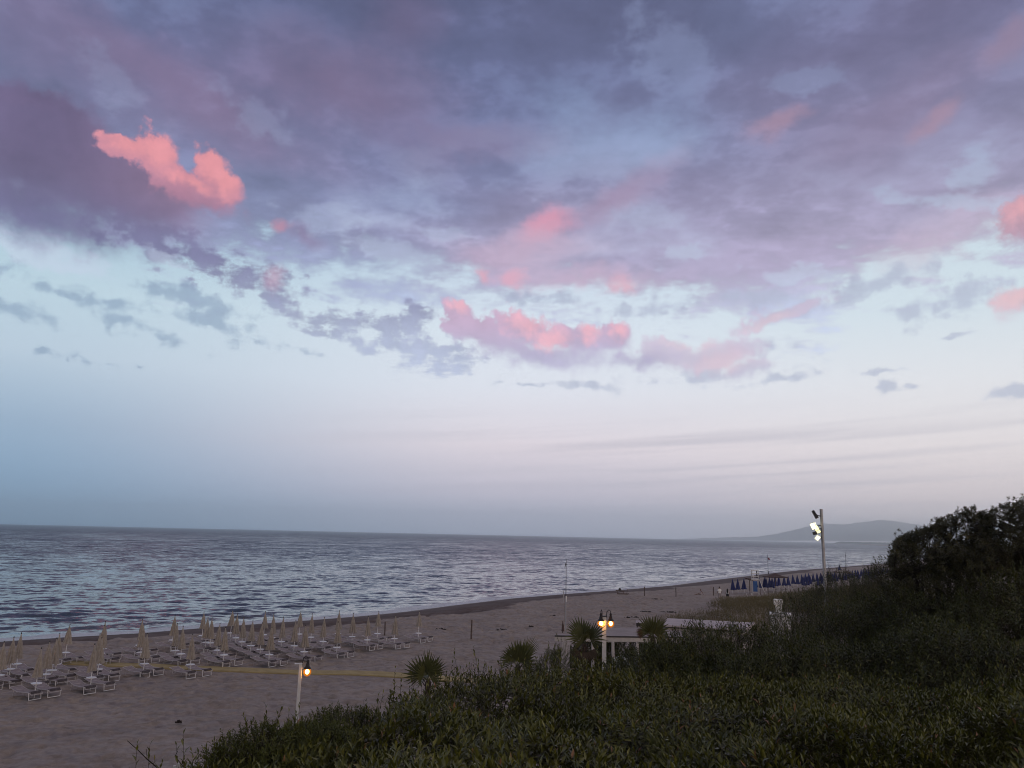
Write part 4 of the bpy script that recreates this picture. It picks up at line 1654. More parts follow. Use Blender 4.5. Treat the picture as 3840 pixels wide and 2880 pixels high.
# ------------------------------------------------------------------ people
def tapered_body(name, chains, mat, parent, n=10):
    """closed limb and trunk surfaces, each ring an ellipse: chain = [(centre, rx, ry)...]"""
    s = Shape()
    for ch in chains:
        pts = [np.array(c[0], float) for c in ch]
        V, F = [], []
        m = len(ch)
        for i, (c, rx, ry) in enumerate(ch):
            t = pts[min(i + 1, m - 1)] - pts[max(i - 1, 0)]
            t /= np.linalg.norm(t) + 1e-9
            a = np.array([1.0, 0, 0]) - t * t[0]
            a /= np.linalg.norm(a) + 1e-9
            b = np.cross(t, a)
            for k in range(n):
                an = 2 * math.pi * k / n
                V.append(pts[i] + a * rx * math.cos(an) + b * ry * math.sin(an))
        for i in range(m - 1):
            for k in range(n):
                F.append((i * n + k, i * n + (k + 1) % n, (i + 1) * n + (k + 1) % n, (i + 1) * n + k))
        F.append(tuple(reversed(range(n))))
        F.append(tuple((m - 1) * n + k for k in range(n)))
        s._put(V, F)
    o = s.link(name, mat, parent, True)
    return o


skin_mat = material('skin', (0.22, 0.13, 0.095), 0.6, .3, var=.08)
hair_mat = material('dark_hair', (0.012, 0.009, 0.008), 0.6, .3, var=.2)
tee_mat = material('white_shirt', (0.78, 0.76, 0.76), 0.85, .2, var=.05)
short_mat = material('dark_shorts', (0.035, 0.03, 0.035), 0.85, .2, var=.1)
pale_trouser = material('pale_trousers', (0.34, 0.29, 0.29), 0.85, .2, var=.1)


def body_mesh(name, parent, mat, joints, radii, edges):
    bm = bmesh.new()
    me = bpy.data.meshes.new(name)
    lay = bm.verts.layers.skin.verify()
    vs_ = [bm.verts.new(j) for j in joints]
    for a, b in edges:
        bm.edges.new((vs_[a], vs_[b]))
    for v, r in zip(vs_, radii):
        v[lay].radius = r if isinstance(r, tuple) else (r, r)
        v[lay].use_root = False
    vs_[0][lay].use_root = True
    bm.to_mesh(me)
    bm.free()
    o = link(name, me, parent)
    m = o.modifiers.new('skin', 'SKIN')
    m.use_smooth_shade = True
    s = o.modifiers.new('round', 'SUBSURF')
    s.levels = s.render_levels = 2
    me.materials.append(mat)
    return o


def head_shape(parent, c, turn=0.0, k=1.0):
    """face side looks along local -y rotated by turn"""
    s = Shape()
    prof = [(0.03, -.125), (0.058, -.105), (0.072, -.06), (0.078, 0.0), (0.080, .04), (0.068, .085), (0.04, .112), (0.01, .12)]
    V, F = [], []
    n = 14
    for r, z in prof:
        for i in range(n):
            a = 2 * math.pi * i / n
            x, y = r * math.cos(a) * .92, r * math.sin(a) * 1.18
            if abs(a - 1.5 * math.pi) < .3 and -.05 < z < .03:
                y -= .018
            ca, sa = math.cos(turn), math.sin(turn)
            V.append((c[0] + k * (ca * x - sa * y), c[1] + k * (sa * x + ca * y), c[2] + k * z))
    for i in range(len(prof) - 1):
        for j in range(n):
            F.append((i * n + j, i * n + (j + 1) % n, (i + 1) * n + (j + 1) % n, (i + 1) * n + j))
    F += [tuple(reversed(range(n))), tuple((len(prof) - 1) * n + j for j in range(n))]
    s._put(V, F)
    for sx in (-1, 1):
        s.lathe([(0.004, -.03), (0.016, -.01), (0.018, .012), (0.006, .03)], c=(c[0] + sx * .074 * k, c[1], c[2]), n=6)
    return s


def walker_white():
    b = on_level(2699, 2248, 0.0)
    gz = ground_z(b[0], b[1])
    root = empty('person', (b[0], b[1], gz), R(200))
    tag(root, 'person in a white T-shirt and pale trousers walking away along the sand', 'person')
    J = [(0, 0, .93), (0, .01, 1.15), (0, .0, 1.40), (0, -.01, 1.50), (0, -.02, 1.60),
         (.10, 0, .88), (.11, -.06, .50), (.11, .06, .09), (.11, -.08, .04),
         (-.10, 0, .88), (-.11, .06, .50), (-.11, .12, .09), (-.11, .0, .04),
         (.19, 0, 1.42), (.29, .03, 1.14), (.34, -.03, .90), (.35, -.06, .80),
         (-.19, 0, 1.42), (-.29, -.02, 1.14), (-.34, -.08, .90), (-.35, -.11, .80)]
    Rr_ = [(.15, .11), (.15, .10), (.15, .10), .06, .06, .095, .062, .042, .035, .095, .062, .042, .035, .062, .045, .034, .028, .062, .045, .034, .028]
    E_ = [(0, 1), (1, 2), (2, 3), (3, 4), (0, 5), (5, 6), (6, 7), (7, 8), (0, 9), (9, 10), (10, 11), (11, 12), (2, 13), (13, 14), (14, 15), (15, 16), (2, 17), (17, 18), (18, 19), (19, 20)]
    body_mesh('body', root, skin_mat, J, Rr_, E_)
    head_shape(root, (0, -.02, 1.66)).link('head', skin_mat, root, True)
    Shape().lathe([(0.085, -.03), (0.092, .03), (0.084, .085), (0.05, .122), (0.01, .132)], c=(0, .0, 1.66), n=14).link('hair', hair_mat, root, True)
    tapered_body('shirt', [[((0, 0, .86), .205, .15), ((0, 0, 1.05), .20, .145), ((0, 0, 1.25), .215, .15), ((0, 0, 1.40), .215, .13), ((0, 0, 1.48), .12, .09)],
                           [((.17, 0, 1.43), .085, .09), ((.25, .015, 1.28), .085, .085), ((.285, .025, 1.17), .08, .08)], [((-.17, 0, 1.43), .085, .09), ((-.25, -.01, 1.28), .085, .085), ((-.285, -.02, 1.17), .08, .08)]], tee_mat, root)
    tapered_body('trousers', [[((.0, 0, .95), .185, .135), ((.0, 0, .84), .195, .14), ((0, 0, .78), .19, .13)], [((.10, 0, .82), .11, .115), ((.11, -.06, .50), .085, .09), ((.11, .04, .13), .07, .075)],
                              [((-.10, 0, .82), .11, .115), ((-.11, .06, .50), .085, .09), ((-.11, .10, .13), .07, .075)]], pale_trouser, root)


def walker_dark():
    b = on_level(2729, 2254, 0.0)
    gz = ground_z(b[0], b[1])
    root = empty('person', (b[0], b[1], gz), R(165))
    tag(root, 'person with very long dark hair and dark shorts at the edge of the dune scrub', 'person')
    J = [(0, 0, .86), (0, .01, 1.06), (0, .0, 1.28), (0, -.01, 1.37), (0, -.02, 1.46),
         (.09, 0, .81), (.10, -.10, .46), (.10, -.02, .09), (.10, -.16, .04),
         (-.09, 0, .81), (-.10, .06, .46), (-.10, .20, .11), (-.10, .10, .04),
         (.16, 0, 1.30), (.22, -.05, 1.05), (.20, -.22, .90), (.19, -.28, .86),
         (-.16, 0, 1.30), (-.22, .04, 1.05), (-.24, .0, .82), (-.24, -.02, .73)]
    Rr_ = [(.13, .10), (.12, .09), (.13, .09), .05, .05, .085, .056, .038, .03, .085, .056, .038, .03, .05, .038, .03, .024, .05, .038, .03, .024]
    E_ = [(0, 1), (1, 2), (2, 3), (3, 4), (0, 5), (5, 6), (6, 7), (7, 8), (0, 9), (9, 10), (10, 11), (11, 12), (2, 13), (13, 14), (14, 15), (15, 16), (2, 17), (17, 18), (18, 19), (19, 20)]
    body_mesh('body', root, skin_mat, J, Rr_, E_)
    head_shape(root, (0, -.02, 1.52), k=.96).link('head', skin_mat, root, True)
    tapered_body('hair', [[((0, .01, 1.645), .03, .03), ((0, .01, 1.60), .085, .09), ((0, .02, 1.52), .095, .10), ((0, .06, 1.40), .105, .075), ((0, .09, 1.20), .11, .05), ((0, .10, .98), .08, .035)]], hair_mat, root)
    tapered_body('top', [[((0, 0, .92), .16, .12), ((0, 0, 1.08), .15, .115), ((0, 0, 1.25), .175, .12), ((0, 0, 1.33), .14, .09)]], tee_mat, root)
    tapered_body('shorts', [[((0, 0, .95), .155, .12), ((0, 0, .82), .185, .14), ((0, 0, .74), .18, .13)], [((.09, 0, .80), .10, .11), ((.10, -.07, .56), .10, .105)], [((-.09, 0, .80), .10, .11), ((-.10, .04, .56), .10, .105)]], short_mat, root)


def sitter():
    b = on_level(2628, 2232, 0.0)
    gz = ground_z(b[0], b[1])
    root = empty('person', (b[0], b[1], gz), R(-70))
    tag(root, 'person sitting low on the sand in pale clothes, left of the leaning stake', 'person')
    J = [(0, 0, .12), (0, .05, .34), (0, .02, .56), (0, -.01, .64), (0, -.03, .72),
         (.10, -.08, .12), (.12, -.46, .30), (.12, -.78, .08), (.12, -.92, .05),
         (-.10, -.08, .12), (-.12, -.50, .16), (-.12, -.92, .07), (-.12, -1.05, .08),
         (.18, .02, .57), (.24, .18, .34), (.25, .30, .08), (.25, .34, .03),
         (-.18, .02, .57), (-.24, .16, .34), (-.25, .28, .08), (-.25, .32, .03)]
    Rr_ = [(.15, .11), (.14, .10), (.14, .10), .055, .055, .09, .06, .042, .034, .09, .06, .042, .034, .058, .042, .034, .028, .058, .042, .034, .028]
    E_ = [(0, 1), (1, 2), (2, 3), (3, 4), (0, 5), (5, 6), (6, 7), (7, 8), (0, 9), (9, 10), (10, 11), (11, 12), (2, 13), (13, 14), (14, 15), (15, 16), (2, 17), (17, 18), (18, 19), (19, 20)]
    body_mesh('body', root, skin_mat, J, Rr_, E_)
    head_shape(root, (0, -.04, .79)).link('head', skin_mat, root, True)
    Shape().lathe([(0.084, -.02), (0.09, .03), (0.08, .085), (0.04, .124), (0.01, .13)], c=(0, -.02, .79), n=14).link('hair', material('brown_hair', (.08, .05, .04), .6, .3, var=.2), root, True)
    tapered_body('shirt', [[((0, .0, .08), .19, .15), ((0, .05, .30), .19, .14), ((0, .03, .50), .20, .13), ((0, .01, .61), .12, .09)]], material('pale_shirt', (.42, .36, .36), .85, .2, var=.08), root)
    tapered_body('shorts', [[((.10, -.02, .12), .11, .11), ((.115, -.36, .26), .09, .09)], [((-.10, -.02, .12), .11, .11), ((-.115, -.40, .155), .09, .09)]], pale_trouser, root)


walker_white()
walker_dark()
sitter()

# ------------------------------------------------------------------ plants
def leaf_material(name, stops, rough=0.36, trans=0.12, coat=0.0):
    mt = bpy.data.materials.new(name)
    mt.use_nodes = True
    t = mt.node_tree
    g = G(t)
    p = t.nodes['Principled BSDF']
    o = t.nodes['Material Output']
    tint = g.node('ShaderNodeAttribute', attribute_name='tint').outputs['Fac']
    c = g.ramp(tint, stops)
    g.put(p.inputs['Base Color'], c)
    p.inputs['Roughness'].default_value = rough
    p.inputs['Specular IOR Level'].default_value = 0.28
    p.inputs['Coat Weight'].default_value = coat
    p.inputs['Coat Roughness'].default_value = 0.09
    tl = g.node('ShaderNodeBsdfTranslucent')
    g.put(tl.inputs[0], c)
    mx = g.node('ShaderNodeMixShader')
    mx.inputs[0].default_value = trans
    t.links.new(p.outputs[0], mx.inputs[1]); t.links.new(tl.outputs[0], mx.inputs[2])
    t.links.new(mx.outputs[0], o.inputs[0])
    return mt


HEDGE_LEAF = leaf_material('hedge_leaf', [(0.0, (.030, .031, .005)), (0.30, (.070, .074, .010)), (0.62, (.140, .144, .026)), (0.955, (.235, .215, .052)), (0.97, (.28, .14, .06)), (1.0, (.38, .19, .10))], 0.42, coat=.40)
DARK_LEAF = leaf_material('dark_shrub_leaf', [(0.0, (.028, .034, .006)), (0.5, (.064, .074, .013)), (0.9, (.125, .126, .026)), (1.0, (.15, .115, .04))], 0.42, coat=.25)
TREE_LEAF = leaf_material('tree_leaf', [(0.0, (.036, .036, .012)), (0.6, (.066, .062, .020)), (1.0, (.11, .088, .034))], 0.45)
FEATHER_LEAF = leaf_material('feathery_leaf', [(0.0, (.045, .055, .010)), (0.6, (.095, .108, .020)), (1.0, (.17, .165, .036))], 0.5, 0.2)
OLIVE_LEAF = leaf_material('dune_leaf', [(0.0, (.075, .064, .026)), (0.5, (.140, .116, .050)), (0.9, (.21, .165, .078)), (1.0, (.30, .24, .12))], 0.6, 0.2)
PALM_LEAF = leaf_material('palm_leaf', [(0.0, (.052, .056, .018)), (0.6, (.105, .108, .032)), (0.85, (.150, .140, .044)), (1.0, (.21, .17, .045))], 0.42, 0.18)
DEAD_LEAF = leaf_material('dead_frond', [(0.0, (.070, .050, .032)), (1.0, (.17, .095, .062))], 0.7, 0.15)
twig_mat = material('twig_bark', (0.045, 0.036, 0.026), 0.85, 0.2, var=.3)
trunk_mat = material('palm_trunk', (0.07, 0.052, 0.040), 0.9, 0.1, var=.35, scale=16, bump=.6)


def unit(v):
    return v / (np.linalg.norm(v, axis=-1, keepdims=True) + 1e-9)


def frame(s):
    ref = np.where(np.abs(s[:, 2:3]) < 0.9, np.array([[0, 0, 1.0]]), np.array([[1.0, 0, 0]]))
    a = unit(np.cross(s, ref))
    return a, np.cross(s, a)


def leaves_from(pos, axis, up, L, W, q, fold=0.25, droop=0.12, tint=None):
    """one folded, slightly drooping blade per row"""
    b = unit(np.cross(axis, up))
    n = np.cross(b, axis)
    L = L[:, None]; W = W[:, None]
    v0 = pos
    mid = pos + axis * L * 0.48
    v1 = mid - b * W * .5 + n * W * fold
    v2 = mid + b * W * .5 + n * W * fold
    v3 = mid
    v4 = pos + axis * L - n * L * droop
    N = len(pos)
    V = np.stack([v0, v1, v2, v3, v4], 1).reshape(-1, 3)
    base = (np.arange(N) * 5)[:, None]
    F = np.concatenate([base + np.array([[0, 3, 1]]), base + np.array([[0, 2, 3]]), base + np.array([[1, 3, 4]]), base + np.array([[3, 2, 4]])])
    tt = np.repeat(q.random(N) if tint is None else tint, 5)
    return V, F, tt


def shoots(org, dirn, length, q, per=12, leaf=(0.055, 0.09), ratio=0.27, open0=78, open1=24, start=0.12, tint_shift=0.0, fold=.25, sick_patch=None):
    """leafy shoots: stems with spirally set blades. returns leaf arrays and stem arrays"""
    n = len(org)
    dirn = unit(dirn)
    a, b = frame(dirn)
    t = np.linspace(start, 1.0, per)[None, :] + q.uniform(-.03, .03, (n, per))
    ph = (np.arange(per) * 2.39996)[None, :] + q.uniform(0, 6.28, (n, 1)) + q.uniform(-.3, .3, (n, per))
    th = np.radians(open0 + (open1 - open0) * np.clip(t, 0, 1) ** 1.3 + q.uniform(-14, 14, (n, per)))
    e = np.cos(ph)[..., None] * a[:, None] + np.sin(ph)[..., None] * b[:, None]
    s = dirn[:, None, :]
    ax = np.cos(th)[..., None] * s + np.sin(th)[..., None] * e
    up = unit(s - (ax * s).sum(-1, keepdims=True) * ax)
    pos = org[:, None] + s * (t * length[:, None])[..., None]
    L = q.uniform(leaf[0], leaf[1], (n, per)) * (1.0 - 0.35 * np.clip(t, 0, 1) ** 3)
    W = L * ratio * q.uniform(.85, 1.2, (n, per))
    tint = np.clip(q.beta(2.2, 3.0, (n, per)) * .8 + 0.18 * np.clip(t, 0, 1) + tint_shift, 0, .95)
    sick = q.random((n, per)) < (0.010 + sick_patch[:, None] if sick_patch is not None else 0.010)
    tint = np.where(sick, q.uniform(.965, 1.0, (n, per)), tint)
    return leaves_from(pos.reshape(-1, 3), ax.reshape(-1, 3), up.reshape(-1, 3), L.ravel(), W.ravel(), q, fold=fold, tint=tint.ravel())


def stems(org, dirn, length, r=0.003):
    dirn = unit(dirn)
    a, b = frame(dirn)
    n = len(org)
    V = []
    for k in range(3):
        an = k * 2.0944
        off = a * math.cos(an) + b * math.sin(an)
        V.append(org + off * r)
        V.append(org + dirn * length[:, None] + off * r * .4)
    V = np.stack(V, 1).reshape(-1, 3)
    base = (np.arange(n) * 6)[:, None]
    F = np.concatenate([base + np.array([[0, 2, 3, 1]]), base + np.array([[2, 4, 5, 3]]), base + np.array([[4, 0, 1, 5]])])
    return V, F


def plant(name, leafs, stm, label, cat, leaf_mat, group=None, stem_name='stems', leaf_name='foliage', trunk=None, loc=None):
    V = np.concatenate([l[0] for l in leafs])
    off = np.cumsum([0] + [len(l[0]) for l in leafs[:-1]])
    F = np.concatenate([l[1] + o for l, o in zip(leafs, off)])
    tt = np.concatenate([l[2] for l in leafs])
    c = np.array(loc if loc is not None else (V[:, 0].mean(), V[:, 1].mean(), V[:, 2].min()))
    root = empty(name, tuple(c))
    tag(root, label, cat, group)
    link(leaf_name, raw_mesh(leaf_name, V - c, F, leaf_mat, False, {'tint': tt}), root)
    if stm:
        V = np.concatenate([l[0] for l in stm])
        off = np.cumsum([0] + [len(l[0]) for l in stm[:-1]])
        F = np.concatenate([l[1] + o for l, o in zip(stm, off)])
        link(stem_name, raw_mesh(stem_name, V - c, F, twig_mat), root)
    if trunk:
        trunk.V = [(v[0] - c[0], v[1] - c[1], v[2] - c[2]) for v in trunk.V]
        trunk.link('trunk', twig_mat, root, True)
    return root


S22 = 3840 / 2212.0


def azd(px, py):
    v = sight(px, py)
    return math.degrees(math.atan2(v[0], v[1]))


# ---- the broad hedge in the foreground
FAR_AZ = [-30, -26, -20.6, -15, -9, -3, 4, 12, 20, 27, 36, 44]
FAR_D = [6.9, 7.5, 8.2, 9.3, 10.6, 12.0, 13.0, 13.6, 13.6, 13.5, 13.2, 13.0]
SIL = [(300, 1672), (330, 1660), (430, 1642), (500, 1606), (600, 1574), (650, 1560), (720, 1564), (790, 1550), (850, 1508), (900, 1484), (960, 1464), (1060, 1454), (1180, 1436), (1270, 1440), (1300, 1444), (1380, 1450),
       (1480, 1458), (1600, 1460), (1700, 1454), (1830, 1458), (1900, 1476), (2000, 1488), (2100, 1472), (2212, 1452), (2330, 1436)]
_sa, _sz = [], []
for _px, _py in SIL:
    _a = azd(_px * S22, _py * S22)
    _D = np.interp(_a, FAR_AZ, FAR_D)
    _sa.append(_a)
    _sz.append(at_range(_px * S22, _py * S22, _D)[2] - 0.10)


def hedge_top(az, D):
    far = np.interp(az, FAR_AZ, FAR_D)
    zf = np.interp(az, _sa, _sz)
    t = np.clip((D - 5.0) / (far - 5.0), 0, 1)
    z = 6.52 + (zf - 6.52) * t
    x, y = D * np.sin(np.radians(az)), D * np.cos(np.radians(az))
    z = z + (N1(x, y, 1.1) - .5) * 0.30 + (N2(x, y, 0.5) - .5) * 0.16
    return z - 0.12 * sstep(D - far, -0.3, 0.25)


def build_hedge():
    q = np.random.default_rng(41)
    leafs, stm = [], []
    n = 8200
    az = q.uniform(-28.5, 40, n * 2)
    D = np.sqrt(q.uniform(5.0 ** 2, 14.0 ** 2, n * 2))
    far = np.interp(az, FAR_AZ, FAR_D)
    ok = D < far + .1
    az, D = az[ok][:n], D[ok][:n]
    x, y = D * np.sin(np.radians(az)), D * np.cos(np.radians(az))
    z = hedge_top(az, D)
    # gradient of the top decides how shoots lean
    lean = np.stack([(N3(x, y, .8) - .5) * 1.3, (N1(x + 9, y, .8) - .5) * 1.1 + .12, np.ones_like(x)], 1) + q.normal(0, .24, (len(x), 3)) * np.array([1, 1, .3])
    L = q.uniform(.18, .36, len(x))
    gap = N2(x + 3, y - 5, 0.55)
    depth = q.uniform(0, .10, len(x)) + 0.26 * sstep(gap, .58, .86)
    org = np.stack([x, y, z - depth - L * .55], 1)
    shift = 0.16 * (N1(x, y, 2.4) - .5) * 2
    big = sstep(D, 12.0, 6.0)
    for lo, hi, lf in ((0, .33, (.085, .125)), (.33, .66, (.092, .145)), (.66, 1.01, (.098, .165))):
        m = (big >= lo) & (big < hi)
        if m.any():
            leafs.append(shoots(org[m], lean[m], L[m], q, per=10, leaf=lf, ratio=.27, tint_shift=shift[m][:, None] - .04, sick_patch=.16 * (sstep(az[m], 6, 16) * sstep(N1(x[m] + 40, y[m], 1.0), .58, .85) * sstep(D[m], 11.0, 8.5))))
    stm.append(stems(org, lean, L * .96, .0028))
    # lower storey, seen in the gaps
    k = 3500
    i = q.integers(0, len(x), k)
    o2 = org[i] + np.stack([q.normal(0, .12, k), q.normal(0, .12, k), -q.uniform(.12, .40, k)], 1)
    d2 = q.normal(0, 1, (k, 3)) * np.array([1, 1, .5]) + np.array([0, 0, .5])
    leafs.append(shoots(o2, d2, q.uniform(.15, .3, k), q, per=9, leaf=(.07, .12), ratio=.28))
    stm.append(stems(o2, d2, np.full(k, .25), .004))
    # tall leaders breaking the outline along the far rim
    k = 330
    a2 = q.uniform(-24, 37, k)
    D2 = np.interp(a2, FAR_AZ, FAR_D) - q.uniform(0.0, .55, k)
    x2, y2 = D2 * np.sin(np.radians(a2)), D2 * np.cos(np.radians(a2))
    z2 = hedge_top(a2, D2)
    L2 = q.uniform(.25, .52, k) * np.where(q.random(k) < .14, 1.5, 1.0)
    o3 = np.stack([x2, y2, z2 - .22], 1)
    d3 = np.stack([q.normal(0, .18, k), q.normal(0, .18, k), np.ones(k)], 1)
    leafs.append(shoots(o3, d3, L2, q, per=11, leaf=(.07, .11), ratio=.28, open0=60, open1=18))
    stm.append(stems(o3, d3, L2, .0035))
    # woody framework reaching down to the bank
    br = Shape()
    for a in np.linspace(-27, 39, 90):
        for f in (0.25, 0.6, .9):
            far_ = float(np.interp(a, FAR_AZ, FAR_D))
            D_ = 5.2 + (far_ - 5.2) * f + q.uniform(-.3, .3)
            aa = math.radians(a + q.uniform(-.4, .4))
            x_, y_ = D_ * math.sin(aa), D_ * math.cos(aa)
            zt = float(hedge_top(np.array([math.degrees(aa)]), np.array([D_]))[0]) - .35
            zg = ground_z(x_, y_)
            br.tube([(x_ + q.uniform(-.1, .1), y_, zg - .1), (x_ + q.uniform(-.15, .15), y_ + q.uniform(-.1, .1), (zg + zt) / 2), (x_ + q.uniform(-.3, .3), y_ + q.uniform(-.2, .2), zt)], .022, 5, .008)
    plant('hedge', leafs, stm, 'broad dense evergreen hedge filling the lower right foreground', 'hedge', HEDGE_LEAF, trunk=br, loc=(2, 9, 4.5))


build_hedge()


# ---- mounded shrubs
def mound(c, r, label, leaf_mat, seed, n, leaf=(.05, .085), ratio=.25, name='shrub', group=None, per=11, sl=(.16, .34), cat='shrub', up=.55, lump=.22, front=True, ratio_low=0.35, start=.12, o=(70, 22)):
    """free-form bush: shoots over a lumpy dome that stands on the ground"""
    q = np.random.default_rng(seed)
    c = np.array(c, float)
    r = np.array(r, float)
    d = unit(q.normal(0, 1, (n * 3, 3)))
    d = d[d[:, 2] > -ratio_low]
    if front:                                   # the landward face needs most of the growth
        d = d[(d[:, 1] < 0.55) | (q.random(len(d)) < .35)]
    d = d[:n]
    P = d * r
    lumps = 1 + lump * ((N1(P[:, 0] * 1.0 + seed, P[:, 2] * 1.0 + P[:, 1], .75) - .5) * 2) + lump * .5 * ((N2(P[:, 0] + seed, P[:, 2] - P[:, 1], .33) - .5) * 2)
    inner = np.where(q.random(len(P)) < .30, q.uniform(.72, .95, len(P)), q.uniform(.93, 1.0, len(P)))
    org = c + P * (lumps * inner)[:, None]
    dirn = unit(d / r * r.mean()) * (1 - up) + np.array([0, 0, up]) + q.normal(0, .22, (len(P), 3))
    L = q.uniform(sl[0], sl[1], len(P))
    leafs = [shoots(org, dirn, L, q, per=per, leaf=leaf, ratio=ratio, start=start, open0=o[0], open1=o[1])]
    stm = [stems(org - unit(dirn) * .15, dirn, L + .12, .004)]
    br = Shape()
    gz = ground_z(c[0], c[1])
    for k in range(7):
        a = q.uniform(0, 6.28)
        e = unit(np.array([math.cos(a), math.sin(a), q.uniform(.4, 1.4)])) * r * q.uniform(.55, .85)
        br.tube([(c[0] + q.uniform(-.1, .1), c[1] + q.uniform(-.1, .1), min(gz, c[2]) - .1), tuple(c + e * .45 + q.normal(0, .06, 3)), tuple(c + e)], .045, 6, .012)
    return plant(name, leafs, stm, label, cat, leaf_mat, group, trunk=br, loc=(c[0], c[1], gz))


def dome(px, py_top, D, rx, ry, h):
    """centre and radii of a bush whose crown shows at this height in the view"""
    p = at_range(px * S22, py_top * S22, D)
    return (p[0], p[1], p[2] - h), (rx, ry, h)


MIDS = [(1415, 1392, 17.0, 1.0, 1.0, 1.0, 'low dark shrub at the left end of the dark thicket, under the fan palm'), (1490, 1382, 18.0, 1.5, 1.4, 1.5, 'dark leafy shrub in front of the cream bath house wall'),
        (1578, 1354, 20.0, 1.35, 1.5, 1.8, 'dark shrub with tall leaders hiding the right half of the bath house'), (1705, 1378, 21.0, 1.8, 1.6, 2.2, 'dark shrub just below the white vent'),
        (1790, 1310, 22.0, 1.9, 1.7, 2.5, 'dark shrub at the foot of the floodlight mast'), (1890, 1272, 23.0, 1.9, 1.8, 2.8, 'tall dark shrub between floodlight mast and the trees'),
        (1985, 1268, 22.0, 1.9, 1.8, 2.9, 'dark shrub under the left edge of the trees'), (2085, 1262, 21.0, 2.0, 1.8, 3.0, 'dark shrub in the hollow under the middle of the trees'),
        (2190, 1268, 20.0, 2.1, 1.8, 3.0, 'dark shrub cut by the right edge of the picture'),
        (1560, 1415, 16.5, 1.5, 1.2, 1.4, 'dark bush in the shadowed front row behind the hedge, left part'), (1700, 1410, 17.0, 1.6, 1.3, 1.7, 'dark bush in the shadowed front row behind the hedge, middle'),
        (1850, 1380, 17.5, 1.7, 1.3, 1.9, 'dark bush in the shadowed front row behind the hedge, right part'), (2010, 1370, 17.5, 1.8, 1.3, 2.0, 'dark bush behind the dip in the hedge'),
        (2160, 1365, 17.0, 1.8, 1.3, 2.0, 'dark bush behind the right end of the hedge')]
for _i, (_px, _py, _D, _rx, _ry, _h, _lb) in enumerate(MIDS):
    _bc, _br = dome(_px, _py + 16, _D, _rx, _ry, _h)
    mound(_bc, _br, _lb, DARK_LEAF, 500 + _i, 1500 if _i < 1 else 2300, leaf=(.075, .13), ratio=.25, group='dark thicket behind the hedge', up=.55, sl=(.16, .36), ratio_low=.8)

# olive-green low scrub that links thicket and dune
for _i, (_px, _py, _D, _rx, _ry, _h, _lb) in enumerate([(1800, 1268, 33.0, 2.3, 2.2, 1.8, 'olive scrub bush in front of the navy parasols, left of the mast'), (1870, 1240, 34.0, 2.8, 2.2, 2.2, 'olive scrub bush right of the floodlight mast'),
                                                        (1935, 1222, 33.0, 2.0, 2.0, 2.2, 'olive scrub bush touching the left edge of the trees')]):
    _bc, _br = dome(_px, _py, _D, _rx, _ry, _h)
    mound(_bc, _br, _lb, DARK_LEAF, 560 + _i, 1700, leaf=(.07, .12), ratio=.2, up=.7, sl=(.25, .5), group='olive scrub at the dune foot')

# dark ivy bank behind the pavilion posts
for _i, (_px, _py, _D, _rx, _lb) in enumerate([(1275, 1402, 50.0, 2.1, 'brownish bush behind the left posts of the pavilion'), (1345, 1400, 50.5, 2.3, 'brownish bush behind the middle of the pavilion'), (1440, 1400, 49.8, 2.4, 'brownish bush behind the right end of the pavilion')]):
    _bc, _br = dome(_px, _py, _D, _rx, 1.2, 1.55)
    mound((_bc[0], _bc[1], ground_z(_bc[0], _bc[1]) + .5), (_rx, 1.1, 1.5), _lb, DEAD_LEAF if _i == 9 else DARK_LEAF, 580 + _i, 1100, leaf=(.10, .17), ratio=.4, up=.3, group='brownish bushes behind the pavilion', ratio_low=.6)

# feathery bushes
FEATH = [(560, 1606, 8.3, .62, .55, .42, 'low feathery green bush at the lower left end of the hedge'), (755, 1560, 10.3, .62, .5, .38, 'feathery bush between single lamp post and hedge'),
         (1190, 1418, 22.5, .95, .8, .9, 'feathery yellowish bush beside the small white sign'), (1330, 1450, 20.5, .8, .8, .8, 'feathery green bush at the foot of the double lamp'), (665, 1580, 8.9, .55, .5, .4, 'feathery bush at the foot of the single lamp post')]
for _i, (_px, _py, _D, _rx, _ry, _h, _lb) in enumerate(FEATH):
    _bc, _br = dome(_px, _py, _D, _rx, _ry, _h)
    mound(_bc, _br, _lb, FEATHER_LEAF, 600 + _i, 900, leaf=(.035, .065), ratio=.26, per=16, sl=(.08, .18), up=.10, lump=.40, front=False, ratio_low=.5, group='feathery bushes along the hedge', start=.05, o=(70, 34))


# tall sparse shoots standing clear of the hedge
def leaders(spots, seed, label, leaf, per=13, ht=(.5, .9)):
    q = np.random.default_rng(seed)
    org, dr, ln = [], [], []
    for px, py, D, h in spots:
        p = at_range(px * S22, py * S22, D)
        org.append((p[0], p[1], p[2] - h)); dr.append((q.normal(0, .1), q.normal(0, .1), 1.0)); ln.append(h)
    org, dr, ln = np.array(org), np.array(dr), np.array(ln)
    lf = [shoots(org, dr, ln, q, per=per, leaf=leaf, ratio=.36, open0=58, open1=20, start=.08)]
    # side twigs
    k = len(org) * 3
    i = np.repeat(np.arange(len(org)), 3)
    o2 = org[i] + unit(dr[i]) * (ln[i] * q.uniform(.2, .6, k))[:, None]
    d2 = unit(dr[i]) + q.normal(0, .45, (k, 3))
    l2 = ln[i] * q.uniform(.25, .45, k)
    lf.append(shoots(o2, d2, l2, q, per=8, leaf=leaf, ratio=.36, open0=58, open1=20))
    st = [stems(org - np.array([0, 0, .3]), dr, ln + .3, .005), stems(o2, d2, l2, .003)]
    return plant('upright_shrub', lf, st, label, 'shrub', HEDGE_LEAF)


